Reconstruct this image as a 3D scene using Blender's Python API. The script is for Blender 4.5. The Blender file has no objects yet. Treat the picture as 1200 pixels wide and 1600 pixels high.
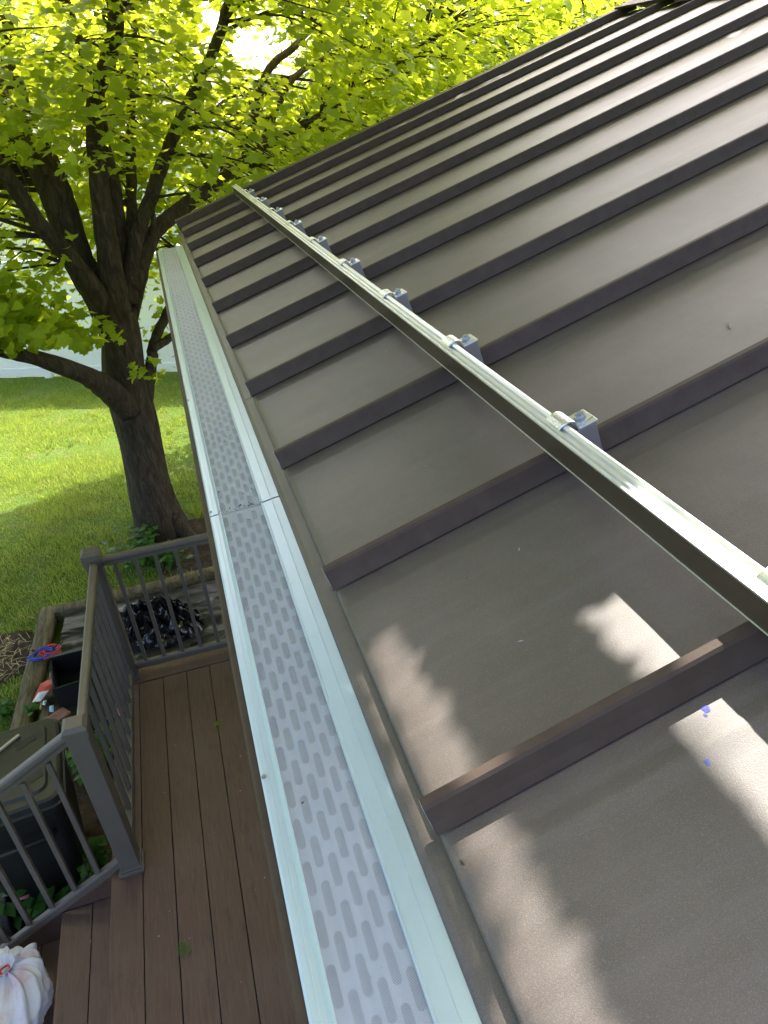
import bpy, bmesh, math, random
import numpy as np
from mathutils import Vector, Matrix, noise as mnoise

random.seed(7); rng = np.random.default_rng(7)
scene = bpy.context.scene
COL = scene.collection

# ------------------------------------------------------------------ camera
CAM = Vector((-0.1309, -0.0083, 0.6028))
CR = Vector((0.95279, -0.29391, -0.07615))
CD = Vector((-0.21281, -0.46762, -0.85793))
CF = Vector((0.21655, 0.83364, -0.50809))
FPX = 1130.1
cam_data = bpy.data.cameras.new('camera')
cam_data.sensor_fit = 'HORIZONTAL'; cam_data.sensor_width = 36.0
cam_data.lens = FPX / 1200 * 36.0
cam_data.clip_start = 0.02; cam_data.clip_end = 2000
cam = bpy.data.objects.new('camera', cam_data); COL.objects.link(cam)
cam.matrix_world = Matrix(((CR.x, -CD.x, -CF.x, CAM.x), (CR.y, -CD.y, -CF.y, CAM.y), (CR.z, -CD.z, -CF.z, CAM.z), (0, 0, 0, 1)))
scene.camera = cam

# ------------------------------------------------------------------ light
SUNV = Vector((0.40, 0.65, 1.0)).normalized()          # towards the sun
elev = math.asin(SUNV.z); azim = math.atan2(SUNV.x, SUNV.y)
world = bpy.data.worlds.new('World'); scene.world = world; world.use_nodes = True
wn = world.node_tree.nodes; wl = world.node_tree.links
for n in list(wn): wn.remove(n)
sky = wn.new('ShaderNodeTexSky'); sky.sky_type = 'NISHITA'; sky.sun_disc = False
sky.sun_elevation = elev; sky.sun_rotation = azim
sky.air_density = 0.55; sky.dust_density = 4.5; sky.ozone_density = 0.4
bg = wn.new('ShaderNodeBackground'); bg.inputs['Strength'].default_value = 0.15
wo = wn.new('ShaderNodeOutputWorld')
wl.new(sky.outputs[0], bg.inputs[0]); wl.new(bg.outputs[0], wo.inputs[0])
sd = bpy.data.lights.new('sun', 'SUN'); sd.energy = 2.1; sd.angle = math.radians(0.5); sd.color = (1.0, 0.95, 0.86)
sun = bpy.data.objects.new('sun', sd); COL.objects.link(sun)
sun.rotation_euler = SUNV.to_track_quat('Z', 'Y').to_euler(); sun.location = (4, 8, 12)
scene.view_settings.view_transform = 'Standard'; scene.view_settings.look = 'None'
scene.view_settings.gamma = 1.0; scene.view_settings.use_curve_mapping = False
scene.view_settings.exposure = 2.5

def project(P):
    d = Vector(P) - CAM
    z = d.dot(CF)
    if z <= 0.05: return None
    return (600 + FPX * d.dot(CR) / z, 800 + FPX * d.dot(CD) / z, z)

# ------------------------------------------------------------------ mesh helpers
class MB:
    def __init__(s): s.v = []; s.f = []
    def quad(s, a, b, c, d):
        i = len(s.v); s.v += [tuple(a), tuple(b), tuple(c), tuple(d)]; s.f.append((i, i+1, i+2, i+3))
    def box(s, lo, hi, M=None):
        i = len(s.v)
        for z in (lo[2], hi[2]):
            for y in (lo[1], hi[1]):
                for x in (lo[0], hi[0]):
                    p = Vector((x, y, z)); s.v.append(tuple(M @ p if M else p))
        for f in ((0, 2, 3, 1), (4, 5, 7, 6), (0, 1, 5, 4), (2, 6, 7, 3), (0, 4, 6, 2), (1, 3, 7, 5)):
            s.f.append(tuple(i + k for k in f))
        return s
    def prism(s, prof, a, b, axis='y', closed=True, M=None):
        """extrude a 2-D profile along an axis; profile coordinates are the other two axes in order"""
        def mk(p, t):
            q = {'x': (t, p[0], p[1]), 'y': (p[0], t, p[1]), 'z': (p[0], p[1], t)}[axis]
            return tuple(M @ Vector(q)) if M else q
        n = len(prof); i = len(s.v)
        s.v += [mk(p, a) for p in prof] + [mk(p, b) for p in prof]
        for k in range(n if closed else n - 1):
            k2 = (k + 1) % n; s.f.append((i + k, i + k2, i + n + k2, i + n + k))
        if closed: s.f.append(tuple(i + k for k in range(n))[::-1]); s.f.append(tuple(i + n + k for k in range(n)))
        return s
    def tube(s, pts, rads, n=8, caps=True, wob=0.0):
        pts = [Vector(p) for p in pts]
        if not hasattr(rads, '__len__'): rads = [rads] * len(pts)
        i0 = len(s.v); up = None
        for k, p in enumerate(pts):
            t = (pts[min(k+1, len(pts)-1)] - pts[max(k-1, 0)])
            if t.length < 1e-9: t = Vector((0, 0, 1))
            t.normalize()
            if up is None:
                up = t.orthogonal().normalized()
            up = (up - t * up.dot(t))
            if up.length < 1e-6: up = t.orthogonal()
            up.normalize(); w = t.cross(up)
            for j in range(n):
                a = 2 * math.pi * j / n; r = rads[k]
                if wob: r *= 1 + wob * mnoise.noise(Vector((p.x*2.2 + math.cos(a)*1.3, p.y*2.2 + math.sin(a)*1.3, p.z*1.3)))
                s.v.append(tuple(p + (up * math.cos(a) + w * math.sin(a)) * r))
        for k in range(len(pts) - 1):
            for j in range(n):
                j2 = (j + 1) % n; a = i0 + k * n
                s.f.append((a + j, a + j2, a + n + j2, a + n + j))
        if caps:
            s.f.append(tuple(i0 + j for j in range(n))[::-1]); e = i0 + (len(pts)-1) * n
            s.f.append(tuple(e + j for j in range(n)))
        return s
    def grid(s, fn, nu, nv, wrap_u=False):
        i0 = len(s.v)
        for a in range(nu + (0 if wrap_u else 1)):
            for b in range(nv + 1): s.v.append(tuple(fn(a / nu, b / nv)))
        na = nu if wrap_u else nu + 1
        for a in range(nu):
            a2 = (a + 1) % na
            for b in range(nv): s.f.append((i0 + a*(nv+1) + b, i0 + a2*(nv+1) + b, i0 + a2*(nv+1) + b + 1, i0 + a*(nv+1) + b + 1))
        return s
    def mesh(s, name, mat=None, smooth=False):
        me = bpy.data.meshes.new(name); me.from_pydata(s.v, [], s.f)
        bm = bmesh.new(); bm.from_mesh(me); bmesh.ops.recalc_face_normals(bm, faces=bm.faces); bm.to_mesh(me); bm.free()
        if smooth: me.polygons.foreach_set('use_smooth', [True] * len(me.polygons))
        if mat: me.materials.append(mat)
        return me
    def build(s, name, mat, parent=None, smooth=False, bevel=0.0, segs=2):
        o = bpy.data.objects.new(name, s.mesh(name, mat, smooth)); COL.objects.link(o)
        if parent: o.parent = parent
        if bevel:
            m = o.modifiers.new('bevel', 'BEVEL'); m.width = bevel; m.segments = segs; m.limit_method = 'ANGLE'; m.angle_limit = math.radians(35)
            m.harden_normals = False
        return o
def link_mesh(name, me, parent=None, loc=(0, 0, 0), rot=(0, 0, 0)):
    o = bpy.data.objects.new(name, me); COL.objects.link(o); o.parent = parent; o.location = loc; o.rotation_euler = rot
    return o
def copy_part(src, parent, loc=None):
    c = src.copy(); COL.objects.link(c); c.parent = parent
    if loc is not None: c.location = loc
    return c
def empty(name, loc=(0, 0, 0), rot=(0, 0, 0)):
    o = bpy.data.objects.new(name, None); COL.objects.link(o); o.location = loc; o.rotation_euler = rot
    o.empty_display_size = 0.1
    return o
def tag(o, label=None, cat=None, group=None, kind=None):
    if label: o['label'] = label
    if cat: o['category'] = cat
    if group: o['group'] = group
    if kind: o['kind'] = kind
    return o
def catmull(pts, per=6):
    P = [np.array(p, float) for p in pts]
    P = [2*P[0]-P[1]] + P + [2*P[-1]-P[-2]]; out = []
    for i in range(1, len(P) - 2):
        for t in np.linspace(0, 1, per, endpoint=False):
            a, b, c, d = P[i-1], P[i], P[i+1], P[i+2]
            out.append(0.5*((2*b) + (c-a)*t + (2*a-5*b+4*c-d)*t*t + (-a+3*b-3*c+d)*t**3))
    out.append(P[-2]); return out
def fast_mesh(name, verts, tris, mat, smooth=False):
    me = bpy.data.meshes.new(name); verts = np.asarray(verts, np.float32); tris = np.asarray(tris, np.int32)
    me.vertices.add(len(verts)); me.vertices.foreach_set('co', verts.ravel())
    me.loops.add(tris.size); me.loops.foreach_set('vertex_index', tris.ravel())
    me.polygons.add(len(tris)); me.polygons.foreach_set('loop_start', np.arange(0, tris.size, 3, dtype=np.int32))
    try: me.polygons.foreach_set('loop_total', np.full(len(tris), 3, np.int32))
    except Exception: pass
    me.update(calc_edges=True); me.validate()
    me.materials.append(mat)
    if smooth: me.polygons.foreach_set('use_smooth', [True] * len(me.polygons))
    return me

# ------------------------------------------------------------------ materials
class NT:
    def __init__(s, name):
        s.m = bpy.data.materials.new(name); s.m.use_nodes = True
        s.n = s.m.node_tree.nodes; s.l = s.m.node_tree.links
        s.b = s.n['Principled BSDF']; s.out = s.n['Material Output']
    def node(s, t, **k):
        n = s.n.new(t)
        for a, b in k.items():
            if a in n.inputs: n.inputs[a].default_value = b
            else: setattr(n, a, b)
        return n
    def coord(s, which='Object', scale=(1, 1, 1), rot=(0, 0, 0)):
        tc = s.node('ShaderNodeTexCoord'); mp = s.node('ShaderNodeMapping')
        mp.inputs['Scale'].default_value = scale; mp.inputs['Rotation'].default_value = rot
        s.l.new(tc.outputs[which], mp.inputs[0]); return mp.outputs[0]
    def geo(s, scale=(1, 1, 1)):
        g = s.node('ShaderNodeNewGeometry'); mp = s.node('ShaderNodeMapping'); mp.inputs['Scale'].default_value = scale
        s.l.new(g.outputs['Position'], mp.inputs[0]); return mp.outputs[0]
    def noise(s, vec, scale=5, detail=3, rough=0.5, dist=0.0):
        n = s.node('ShaderNodeTexNoise'); n.inputs['Scale'].default_value = scale; n.inputs['Detail'].default_value = detail
        n.inputs['Roughness'].default_value = rough; n.inputs['Distortion'].default_value = dist
        if vec: s.l.new(vec, n.inputs['Vector'])
        return n.outputs['Fac']
    def ramp(s, fac, stops):
        r = s.node('ShaderNodeValToRGB'); e = r.color_ramp.elements
        while len(e) < len(stops): e.new(0.5)
        for i, (p, c) in enumerate(stops):
            e[i].position = p; e[i].color = (*c, 1) if hasattr(c, '__len__') else (c, c, c, 1)
        s.l.new(fac, r.inputs[0]); return r.outputs[0]
    def mix(s, fac, a, b, mode='MIX'):
        n = s.node('ShaderNodeMix'); n.data_type = 'RGBA'; n.blend_type = mode
        for i, x in ((0, fac), (6, a), (7, b)):
            if hasattr(x, 'is_linked'): s.l.new(x, n.inputs[i])
            elif i == 0: n.inputs[0].default_value = x
            else: n.inputs[i].default_value = (*x, 1)
        return n.outputs[2]
    def bump(s, h, strength=0.3, dist=0.01, prev=None):
        n = s.node('ShaderNodeBump'); n.inputs['Strength'].default_value = strength; n.inputs['Distance'].default_value = dist
        s.l.new(h, n.inputs['Height'])
        if prev: s.l.new(prev, n.inputs['Normal'])
        return n.outputs[0]
    def set(s, **k):
        names = dict(color='Base Color', rough='Roughness', metal='Metallic', spec='Specular IOR Level', normal='Normal', alpha='Alpha', coat='Coat Weight', coat_rough='Coat Roughness')
        for a, v in k.items():
            inp = s.b.inputs[names[a]]
            if hasattr(v, 'is_linked'): s.l.new(v, inp)
            elif a == 'color': inp.default_value = (*v, 1)
            else: inp.default_value = v
        return s
MAT = {}
def simple(name, col, rough=0.5, metal=0.0, spec=0.5, var=0.15, scale=14, bump=0.0, bscale=200):
    t = NT(name); g = t.geo()
    n = t.noise(g, scale, 4, 0.6)
    lo = tuple(c * (1 - var) for c in col); hi = tuple(min(1, c * (1 + var)) for c in col)
    t.set(color=t.ramp(n, [(0.3, lo), (0.7, hi)]), rough=rough, metal=metal, spec=spec)
    if bump: t.set(normal=t.bump(t.noise(g, bscale, 2, 0.6), bump, 0.004))
    MAT[name] = t.m; return t.m

def roof_paint():
    t = NT('roof_paint'); g = t.geo(); ob = t.coord('Object', (0.9, 42, 1))
    fine = t.noise(g, 900, 2, 0.75); mid = t.noise(g, 11, 4, 0.6); big = t.noise(g, 2.1, 3, 0.55)
    streak = t.noise(ob, 1.0, 5, 0.62, 0.3); streak2 = t.noise(t.coord('Object', (2.5, 120, 1)), 1.0, 3, 0.6)
    col = t.ramp(mid, [(0.25, (0.066, 0.0485, 0.0400)), (0.75, (0.087, 0.0660, 0.0555))])
    dust = t.ramp(t.noise(g, 4.5, 5, 0.62, 0.6), [(0.42, 0.0), (0.75, 0.30)])
    col = t.mix(dust, col, (0.145, 0.116, 0.099))
    col = t.mix(t.ramp(streak, [(0.50, 0.0), (0.80, 0.35)]), col, (0.155, 0.130, 0.115))
    col = t.mix(t.ramp(streak2, [(0.62, 0.0), (0.82, 0.25)]), col, (0.060, 0.048, 0.042))
    stain = t.ramp(t.noise(g, 13, 6, 0.72, 1.2), [(0.68, 0.0), (0.76, 0.35)])
    col = t.mix(stain, col, (0.072, 0.062, 0.042))
    spark = t.ramp(fine, [(0.50, 0.0), (0.74, 0.5)])  # sparkle of the grainy finish, put into the colour as pale flecks
    col = t.mix(spark, col, (0.24, 0.195, 0.165))
    rg = t.mix(0.5, t.ramp(big, [(0.3, 0.42), (0.7, 0.50)]), t.ramp(streak, [(0.3, 0.40), (0.7, 0.56)]))
    t.set(color=col, rough=rg, spec=0.9)
    b = t.bump(fine, 0.22, 0.0014); t.set(normal=b)
    MAT['roof'] = t.m
roof_paint()
t = NT('trim_paint'); g = t.geo()
t.set(color=t.ramp(t.noise(g, 30, 4), [(0.3, (0.064, 0.043, 0.031)), (0.7, (0.080, 0.056, 0.042))]), rough=0.62, spec=0.2, normal=t.bump(t.noise(g, 500, 2), 0.15, 0.002)); MAT['trim'] = t.m
simple('strip_paint', (0.066, 0.045, 0.032), 0.45, var=0.1)
def brushed(name, col, rough, axis_scale, metal=1.0):
    t = NT(name); c = t.coord('Object', axis_scale)
    n = t.noise(c, 1.0, 3, 0.6)
    g = t.noise(t.geo(), 9, 3)
    t.set(color=t.mix(t.ramp(g, [(0.3, 0.0), (0.75, 0.35)]), col, tuple(x * 0.86 for x in col)), metal=metal, rough=t.ramp(n, [(0.3, max(0.05, rough - 0.08)), (0.7, rough + 0.08)]), normal=t.bump(n, 0.015, 0.001))
    MAT[name] = t.m
brushed('aluminium', (0.86, 0.86, 0.85), 0.36, (400, 3, 400), 0.8)
brushed('block_metal', (0.31, 0.285, 0.262), 0.45, (300, 300, 8), 0.6)
brushed('clip_metal', (0.86, 0.86, 0.85), 0.30, (40, 300, 40), 0.85)
simple('zinc', (0.36, 0.38, 0.41), 0.34, metal=0.75, var=0.1)
# painted aluminium of the gutter guard
t = NT('guard_paint'); g = t.geo()
dirt = t.ramp(t.noise(t.geo((6, 3, 6)), 6, 5, 0.65), [(0.5, 0.0), (0.85, 0.35)])
t.set(color=t.mix(dirt, (0.46, 0.56, 0.60), (0.38, 0.45, 0.47)), metal=0.25, rough=0.30); MAT['guard'] = t.m
t = NT('guard_base'); t.set(color=(0.56, 0.61, 0.68), metal=0.3, rough=0.45); MAT['guard_base'] = t.m
# woven micro mesh: real holes as alpha at thread scale
t = NT('micro_mesh'); c = t.coord('Object')
w1 = t.node('ShaderNodeTexWave', wave_type='BANDS', bands_direction='DIAGONAL'); w1.inputs['Scale'].default_value = 400; t.l.new(c, w1.inputs[0])
c2 = t.coord('Object', (1, -1, 1))
w2 = t.node('ShaderNodeTexWave', wave_type='BANDS', bands_direction='DIAGONAL'); w2.inputs['Scale'].default_value = 400; t.l.new(c2, w2.inputs[0])
mx = t.node('ShaderNodeMath', operation='MAXIMUM'); t.l.new(w1.outputs['Fac'], mx.inputs[0]); t.l.new(w2.outputs['Fac'], mx.inputs[1])
dirt = t.ramp(t.noise(t.geo((5, 2.2, 5)), 7, 5, 0.65), [(0.42, 0.0), (0.85, 0.5)])
t.set(color=t.mix(dirt, (0.40, 0.45, 0.53), (0.31, 0.34, 0.38)), metal=0.35, rough=0.42, alpha=t.ramp(mx.outputs[0], [(0.35, 0.33), (0.75, 0.765)]), normal=t.bump(mx.outputs[0], 0.3, 0.001)); MAT['mesh'] = t.m
# composite deck board
def deck_mat():
    t = NT('deck_composite'); g = t.geo((34, 2.2, 34)); g2 = t.geo()
    oi = t.node('ShaderNodeObjectInfo')
    grain = t.noise(g, 3.0, 6, 0.65, 0.4); blot = t.noise(g2, 3.2, 4, 0.6)
    col = t.ramp(grain, [(0.25, (0.074, 0.039, 0.027)), (0.55, (0.107, 0.061, 0.043)), (0.8, (0.138, 0.083, 0.060))])
    col = t.mix(t.ramp(blot, [(0.45, 0.0), (0.75, 0.5)]), col, (0.120, 0.082, 0.064))
    stain = t.ramp(t.noise(t.geo((14, 3.5, 14)), 1.6, 5, 0.7), [(0.56, 0.0), (0.72, 0.7)])
    col = t.mix(stain, col, (0.048, 0.031, 0.025))
    pale = t.ramp(t.noise(t.geo((9, 5, 9)), 2.4, 5, 0.7), [(0.70, 0.0), (0.80, 0.4)])
    col = t.mix(pale, col, (0.16, 0.14, 0.12))
    tone = t.ramp(oi.outputs['Random'], [(0.0, 0.80), (1.0, 1.16)])
    col = t.mix(1.0, col, tone, 'MULTIPLY')
    t.set(color=col, rough=0.55, spec=0.35, normal=t.bump(grain, 0.25, 0.003)); MAT['deck'] = t.m
deck_mat()
simple('rail_vinyl', (0.108, 0.090, 0.077), 0.45, var=0.12, scale=5, bump=0.05)
simple('under_wood', (0.07, 0.05, 0.04), 0.8, var=0.3)
simple('house_siding', (0.45, 0.43, 0.40), 0.6, var=0.06)
simple('far_siding', (0.74, 0.76, 0.75), 0.5, var=0.04)
simple('far_roof', (0.42, 0.33, 0.30), 0.85, var=0.2, scale=3)
simple('glass_dark', (0.03, 0.035, 0.04), 0.08)
simple('fence_vinyl', (0.80, 0.82, 0.80), 0.4, var=0.04, scale=2)
simple('white_trim', (0.78, 0.79, 0.79), 0.45, var=0.03)
# bark
t = NT('bark'); g = t.geo((9, 9, 2.2)); g2 = t.geo()
h = t.noise(g, 2.6, 7, 0.7, 0.8); f = t.noise(t.geo((30, 30, 7)), 3, 4, 0.6)
col = t.ramp(h, [(0.30, (0.022, 0.016, 0.011)), (0.52, (0.062, 0.046, 0.033)), (0.75, (0.125, 0.098, 0.073))])
col = t.mix(t.ramp(t.noise(g2, 2.2, 4, 0.6), [(0.52, 0.0), (0.72, 0.35)]), col, (0.075, 0.075, 0.040))
t.set(color=col, rough=0.9, spec=0.2, normal=t.bump(f, 0.5, 0.01, t.bump(h, 0.9, 0.03))); MAT['bark'] = t.m
def leaf_mat(name, c0, c1, c2, trans, tw=0.5, rough=0.45):
    t = NT(name); gi = t.node('ShaderNodeNewGeometry')
    col = t.ramp(gi.outputs['Random Per Island'], [(0.0, c0), (0.5, c1), (1.0, c2)])
    if name == 'grass_blade':
        pn = t.ramp(t.noise(t.geo(), 1.7, 5, 0.65, 0.5), [(0.44, 0.0), (0.74, 0.6)]); col = t.mix(pn, col, (0.27, 0.25, 0.10))
        dk = t.ramp(t.noise(t.geo(), 3.1, 4, 0.6), [(0.50, 0.0), (0.70, 0.7)]); col = t.mix(dk, col, (0.065, 0.145, 0.020))
    t.set(color=col, rough=rough, spec=0.35)
    tr = t.node('ShaderNodeBsdfTranslucent'); tc = t.mix(0.5, col, trans); 
    tcol = t.mix(1.0, tc, (1, 1, 1), 'MULTIPLY'); t.l.new(tcol, tr.inputs['Color'])
    mxs = t.node('ShaderNodeMixShader'); mxs.inputs[0].default_value = tw
    t.l.new(t.b.outputs[0], mxs.inputs[1]); t.l.new(tr.outputs[0], mxs.inputs[2]); t.l.new(mxs.outputs[0], t.out.inputs['Surface'])
    MAT[name] = t.m; return t.m
leaf_mat('maple_leaf', (0.12, 0.21, 0.018), (0.18, 0.29, 0.022), (0.27, 0.38, 0.03), (0.98, 1.0, 0.06), 0.68)
leaf_mat('dark_leaf', (0.018, 0.045, 0.014), (0.028, 0.062, 0.018), (0.045, 0.085, 0.022), (0.10, 0.20, 0.02), 0.3)
leaf_mat('weed_leaf', (0.035, 0.11, 0.018), (0.05, 0.15, 0.02), (0.08, 0.19, 0.03), (0.20, 0.42, 0.04), 0.4)
leaf_mat('grass_blade', (0.13, 0.22, 0.026), (0.20, 0.30, 0.036), (0.33, 0.37, 0.10), (0.66, 0.78, 0.11), 0.42)
# lawn ground
t = NT('lawn'); g = t.geo()
a = t.noise(g, 1.1, 5, 0.6); b = t.noise(g, 26, 5, 0.7); c = t.noise(g, 90, 3, 0.7)
col = t.ramp(b, [(0.3, (0.06, 0.11, 0.016)), (0.55, (0.11, 0.18, 0.026)), (0.8, (0.19, 0.24, 0.06))])
straw = t.ramp(t.noise(g, 3.0, 6, 0.7), [(0.52, 0.0), (0.70, 0.75)])
col = t.mix(straw, col, (0.17, 0.145, 0.075))
t.set(color=col, rough=0.9, spec=0.15, normal=t.bump(c, 0.8, 0.03)); MAT['lawn'] = t.m
t = NT('soil'); g = t.geo()
t.set(color=t.ramp(t.noise(g, 14, 6, 0.7), [(0.3, (0.035, 0.024, 0.017)), (0.55, (0.075, 0.053, 0.038)), (0.8, (0.15, 0.115, 0.08))]), rough=0.95, spec=0.1, normal=t.bump(t.noise(g, 40, 5, 0.7), 0.9, 0.03)); MAT['soil'] = t.m
t = NT('timber'); g = t.geo((4, 4, 20)); 
h = t.noise(t.geo((16, 2.5, 16)), 2, 6, 0.7, 0.6)
t.set(color=t.ramp(h, [(0.28, (0.05, 0.038, 0.024)), (0.55, (0.16, 0.13, 0.075)), (0.8, (0.27, 0.23, 0.14))]), rough=0.9, spec=0.15, normal=t.bump(h, 0.8, 0.02)); MAT['timber'] = t.m
simple('black_film', (0.018, 0.0175, 0.017), 0.46, spec=0.35, var=0.4, scale=6)
simple('shiny_film', (0.013, 0.013, 0.014), 0.16, spec=0.6, var=0.4, scale=6)
simple('bin_plastic', (0.016, 0.016, 0.016), 0.42, var=0.25, scale=5, bump=0.08, bscale=300)
simple('slot_shade', (0.006, 0.006, 0.007), 0.6, var=0.2)
simple('box_black', (0.007, 0.007, 0.008), 0.65, var=0.3)
simple('red_cord', (0.55, 0.035, 0.045), 0.5, var=0.2)
simple('blue_cord', (0.03, 0.06, 0.42), 0.5, var=0.2)
simple('black_rubber', (0.012, 0.012, 0.013), 0.6)
simple('red_card', (0.52, 0.035, 0.03), 0.4, var=0.12)
simple('white_card', (0.74, 0.75, 0.76), 0.5, var=0.08)
simple('blue_card', (0.35, 0.55, 0.68), 0.5, var=0.1)
simple('brick_clay', (0.26, 0.125, 0.09), 0.9, var=0.25, scale=30, bump=0.3)
simple('stick_wood', (0.48, 0.42, 0.30), 0.7, var=0.12)
simple('green_stake', (0.04, 0.42, 0.07), 0.4)
simple('pink_petal', (0.70, 0.25, 0.36), 0.6)
simple('straw', (0.42, 0.33, 0.17), 0.9, var=0.3)
simple('chalk_blue', (0.10, 0.11, 0.34), 0.8, var=0.3, scale=300)
simple('debris_pale', (0.40, 0.36, 0.30), 0.8, var=0.3)
simple('debris_dark', (0.05, 0.045, 0.03), 0.9, var=0.3)
simple('dead_leaf', (0.16, 0.075, 0.035), 0.8, var=0.3)
# thin white bin-bag film
t = NT('bag_film'); g = t.geo()
n = t.noise(g, 9, 4, 0.6, 0.5)
col = t.ramp(n, [(0.35, (0.80, 0.82, 0.86)), (0.52, (0.78, 0.76, 0.80)), (0.66, (0.70, 0.50, 0.53))])
t.set(color=col, rough=0.32, spec=0.5)
tr = t.node('ShaderNodeBsdfTranslucent'); tr.inputs['Color'].default_value = (0.85, 0.86, 0.9, 1)
mxs = t.node('ShaderNodeMixShader'); mxs.inputs[0].default_value = 0.35
t.l.new(t.b.outputs[0], mxs.inputs[1]); t.l.new(tr.outputs[0], mxs.inputs[2]); t.l.new(mxs.outputs[0], t.out.inputs['Surface']); MAT['bag'] = t.m
simple('red_tie', (0.60, 0.03, 0.03), 0.35)

# ------------------------------------------------------------------ ground
GZ = -3.03
def ground_h(x, y):
    return GZ + 0.03 * mnoise.noise(Vector((x * 0.5, y * 0.5, 0))) + 0.012 * mnoise.noise(Vector((x * 2.3, y * 2.3, 3)))
mb = MB()
xs = list(np.linspace(-9, 7, 81)); ys = list(np.linspace(-5, 17, 111))
xs = [-600, -120, -40, -18] + xs + [16, 40, 120, 600]; ys = [-600, -120, -40, -14] + ys + [26, 50, 150, 900]
idx = {}
for i, x in enumerate(xs):
    for j, y in enumerate(ys):
        idx[i, j] = len(mb.v)
        inside = -9 <= x <= 7 and -5 <= y <= 17
        mb.v.append((x, y, ground_h(x, y) if inside else GZ))
for i in range(len(xs) - 1):
    for j in range(len(ys) - 1): mb.f.append((idx[i, j], idx[i+1, j], idx[i+1, j+1], idx[i, j+1]))
tag(mb.build('lawn_ground', MAT['lawn'], None, True), 'sunlit green lawn behind the house', None, kind='structure')

def soil_patch(name, cx, cy, rx, ry, seed, mat='soil', dz=0.012):
    m = MB(); n = 30
    c = (cx, cy, ground_h(cx, cy) + dz + 0.02); m.v.append(c)
    rings = 5
    for r in range(1, rings + 1):
        for k in range(n):
            a = 2 * math.pi * k / n
            f = r / rings * (1 + 0.32 * mnoise.noise(Vector((math.cos(a) * 1.7, math.sin(a) * 1.7, seed))))
            x = cx + rx * f * math.cos(a); y = cy + ry * f * math.sin(a)
            m.v.append((x, y, ground_h(x, y) + (dz + 0.015 * mnoise.noise(Vector((x * 7, y * 7, seed))) if r < rings else -0.012)))
    for k in range(n): m.f.append((0, 1 + k, 1 + (k + 1) % n))
    for r in range(rings - 1):
        for k in range(n):
            k2 = (k + 1) % n; a = 1 + r * n; m.f.append((a + k, a + k2, a + n + k2, a + n + k))
    o = m.build(name, MAT[mat], None, True)
    return tag(o, kind='structure')
soil_patch('bare_soil', -0.05, 6.05, 0.95, 0.62, 2.0)
soil_patch('bare_soil', -1.95, 5.05, 0.30, 0.35, 5.0)
soil_patch('bare_soil', -1.2, 3.3, 0.75, 1.05, 9.0)

# ------------------------------------------------------------------ the house and its standing-seam roof
TH = math.radians(17.136); S = 0.406; SEAMH = 0.033; SEAML = -0.012
cT, sT = math.cos(TH), math.sin(TH)
def RW(u, v, n): return Vector((u * cT - n * sT, v, u * sT + n * cT))
def to_roof(P): return (P[0] * cT + P[2] * sT, P[1], -P[0] * sT + P[2] * cT)
RIDGE = 2.93; K0, K1 = -4, 11
V0, V1 = K0 * S, K1 * S
house = tag(empty('house', (0.4, 0, GZ)), 'house with dark brown standing seam metal roof beside the deck', 'house')
def hp(mbd, name, mat, **k):            # world-space part of the house
    o = mbd.build(name, mat, house, **k); o.location = (-0.4, 0, -GZ); return o
roof = MB().box((0.03, V0, -0.05), (RIDGE, V1 - 0.01, -0.024)).build('roof', MAT['under_wood'], house)
roof.location = (-0.4, 0, -GZ); roof.rotation_euler = (0, -TH, 0)
def rp(mbd, name, mat, **k): return mbd.build(name, mat, roof, **k)
# pans: each a real sheet with slight oil-canning, a stiffening bead and a hemmed eave edge
def pan_z(u, v, seed):
    w0, w1 = 0.012, S - 0.008
    t = (v - w0) / (w1 - w0); e = math.sin(math.pi * min(max(t, 0), 1)) ** 0.7
    oil = 0.0021 * e * mnoise.noise(Vector((u * 0.75 + seed * 3.7, v * 9.0, seed))) + 0.0011 * e * mnoise.noise(Vector((u * 2.2, v * 17 + seed, seed * 5.1)))
    bead = 0.0016 * math.exp(-((v - (w1 - 0.049)) / 0.006) ** 2)
    lip = -0.004 * max(0, 1 - u / 0.012) ** 2
    return oil + bead + lip
def roof_z(u, v):
    k = math.floor(v / S); return pan_z(u, v - k * S, (k * 3 + 21) % 7 + 1)
def pan_mesh(seed):
    m = MB(); w0, w1 = 0.012, S - 0.008
    vs = [w0, w0 + 0.006] + list(np.linspace(w0 + 0.03, w1 - 0.075, 13)) + [w1 - 0.060, w1 - 0.052, w1 - 0.046, w1 - 0.038, w1 - 0.030, w1 - 0.012, w1]
    us = [0.0, 0.004, 0.012] + list(np.linspace(0.05, RIDGE - 0.02, 70))
    z = lambda u, v: pan_z(u, v, seed)
    nv = len(vs)
    for u in us:
        for v in vs: m.v.append((u, v, z(u, v)))
    for i in range(len(us) - 1):
        for j in range(nv - 1): m.f.append((i*nv+j, (i+1)*nv+j, (i+1)*nv+j+1, i*nv+j+1))
    b = len(m.v)                         # hem: turned down and back under
    for j, v in enumerate(vs): m.v.append((-0.002, v, -0.010))
    for v in vs: m.v.append((0.014, v, -0.015))
    for j in range(nv - 1):
        m.f.append((j, j + 1, b + j + 1, b + j)); m.f.append((b + j, b + j + 1, b + nv + j + 1, b + nv + j))
    return m.mesh('roof_panel', MAT['roof'], True)
pans = [pan_mesh(s) for s in range(1, 8)]
for k in range(K0, K1): link_mesh('roof_panel', pans[(k * 3 + 21) % 7], roof, (0, k * S, 0))
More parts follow.
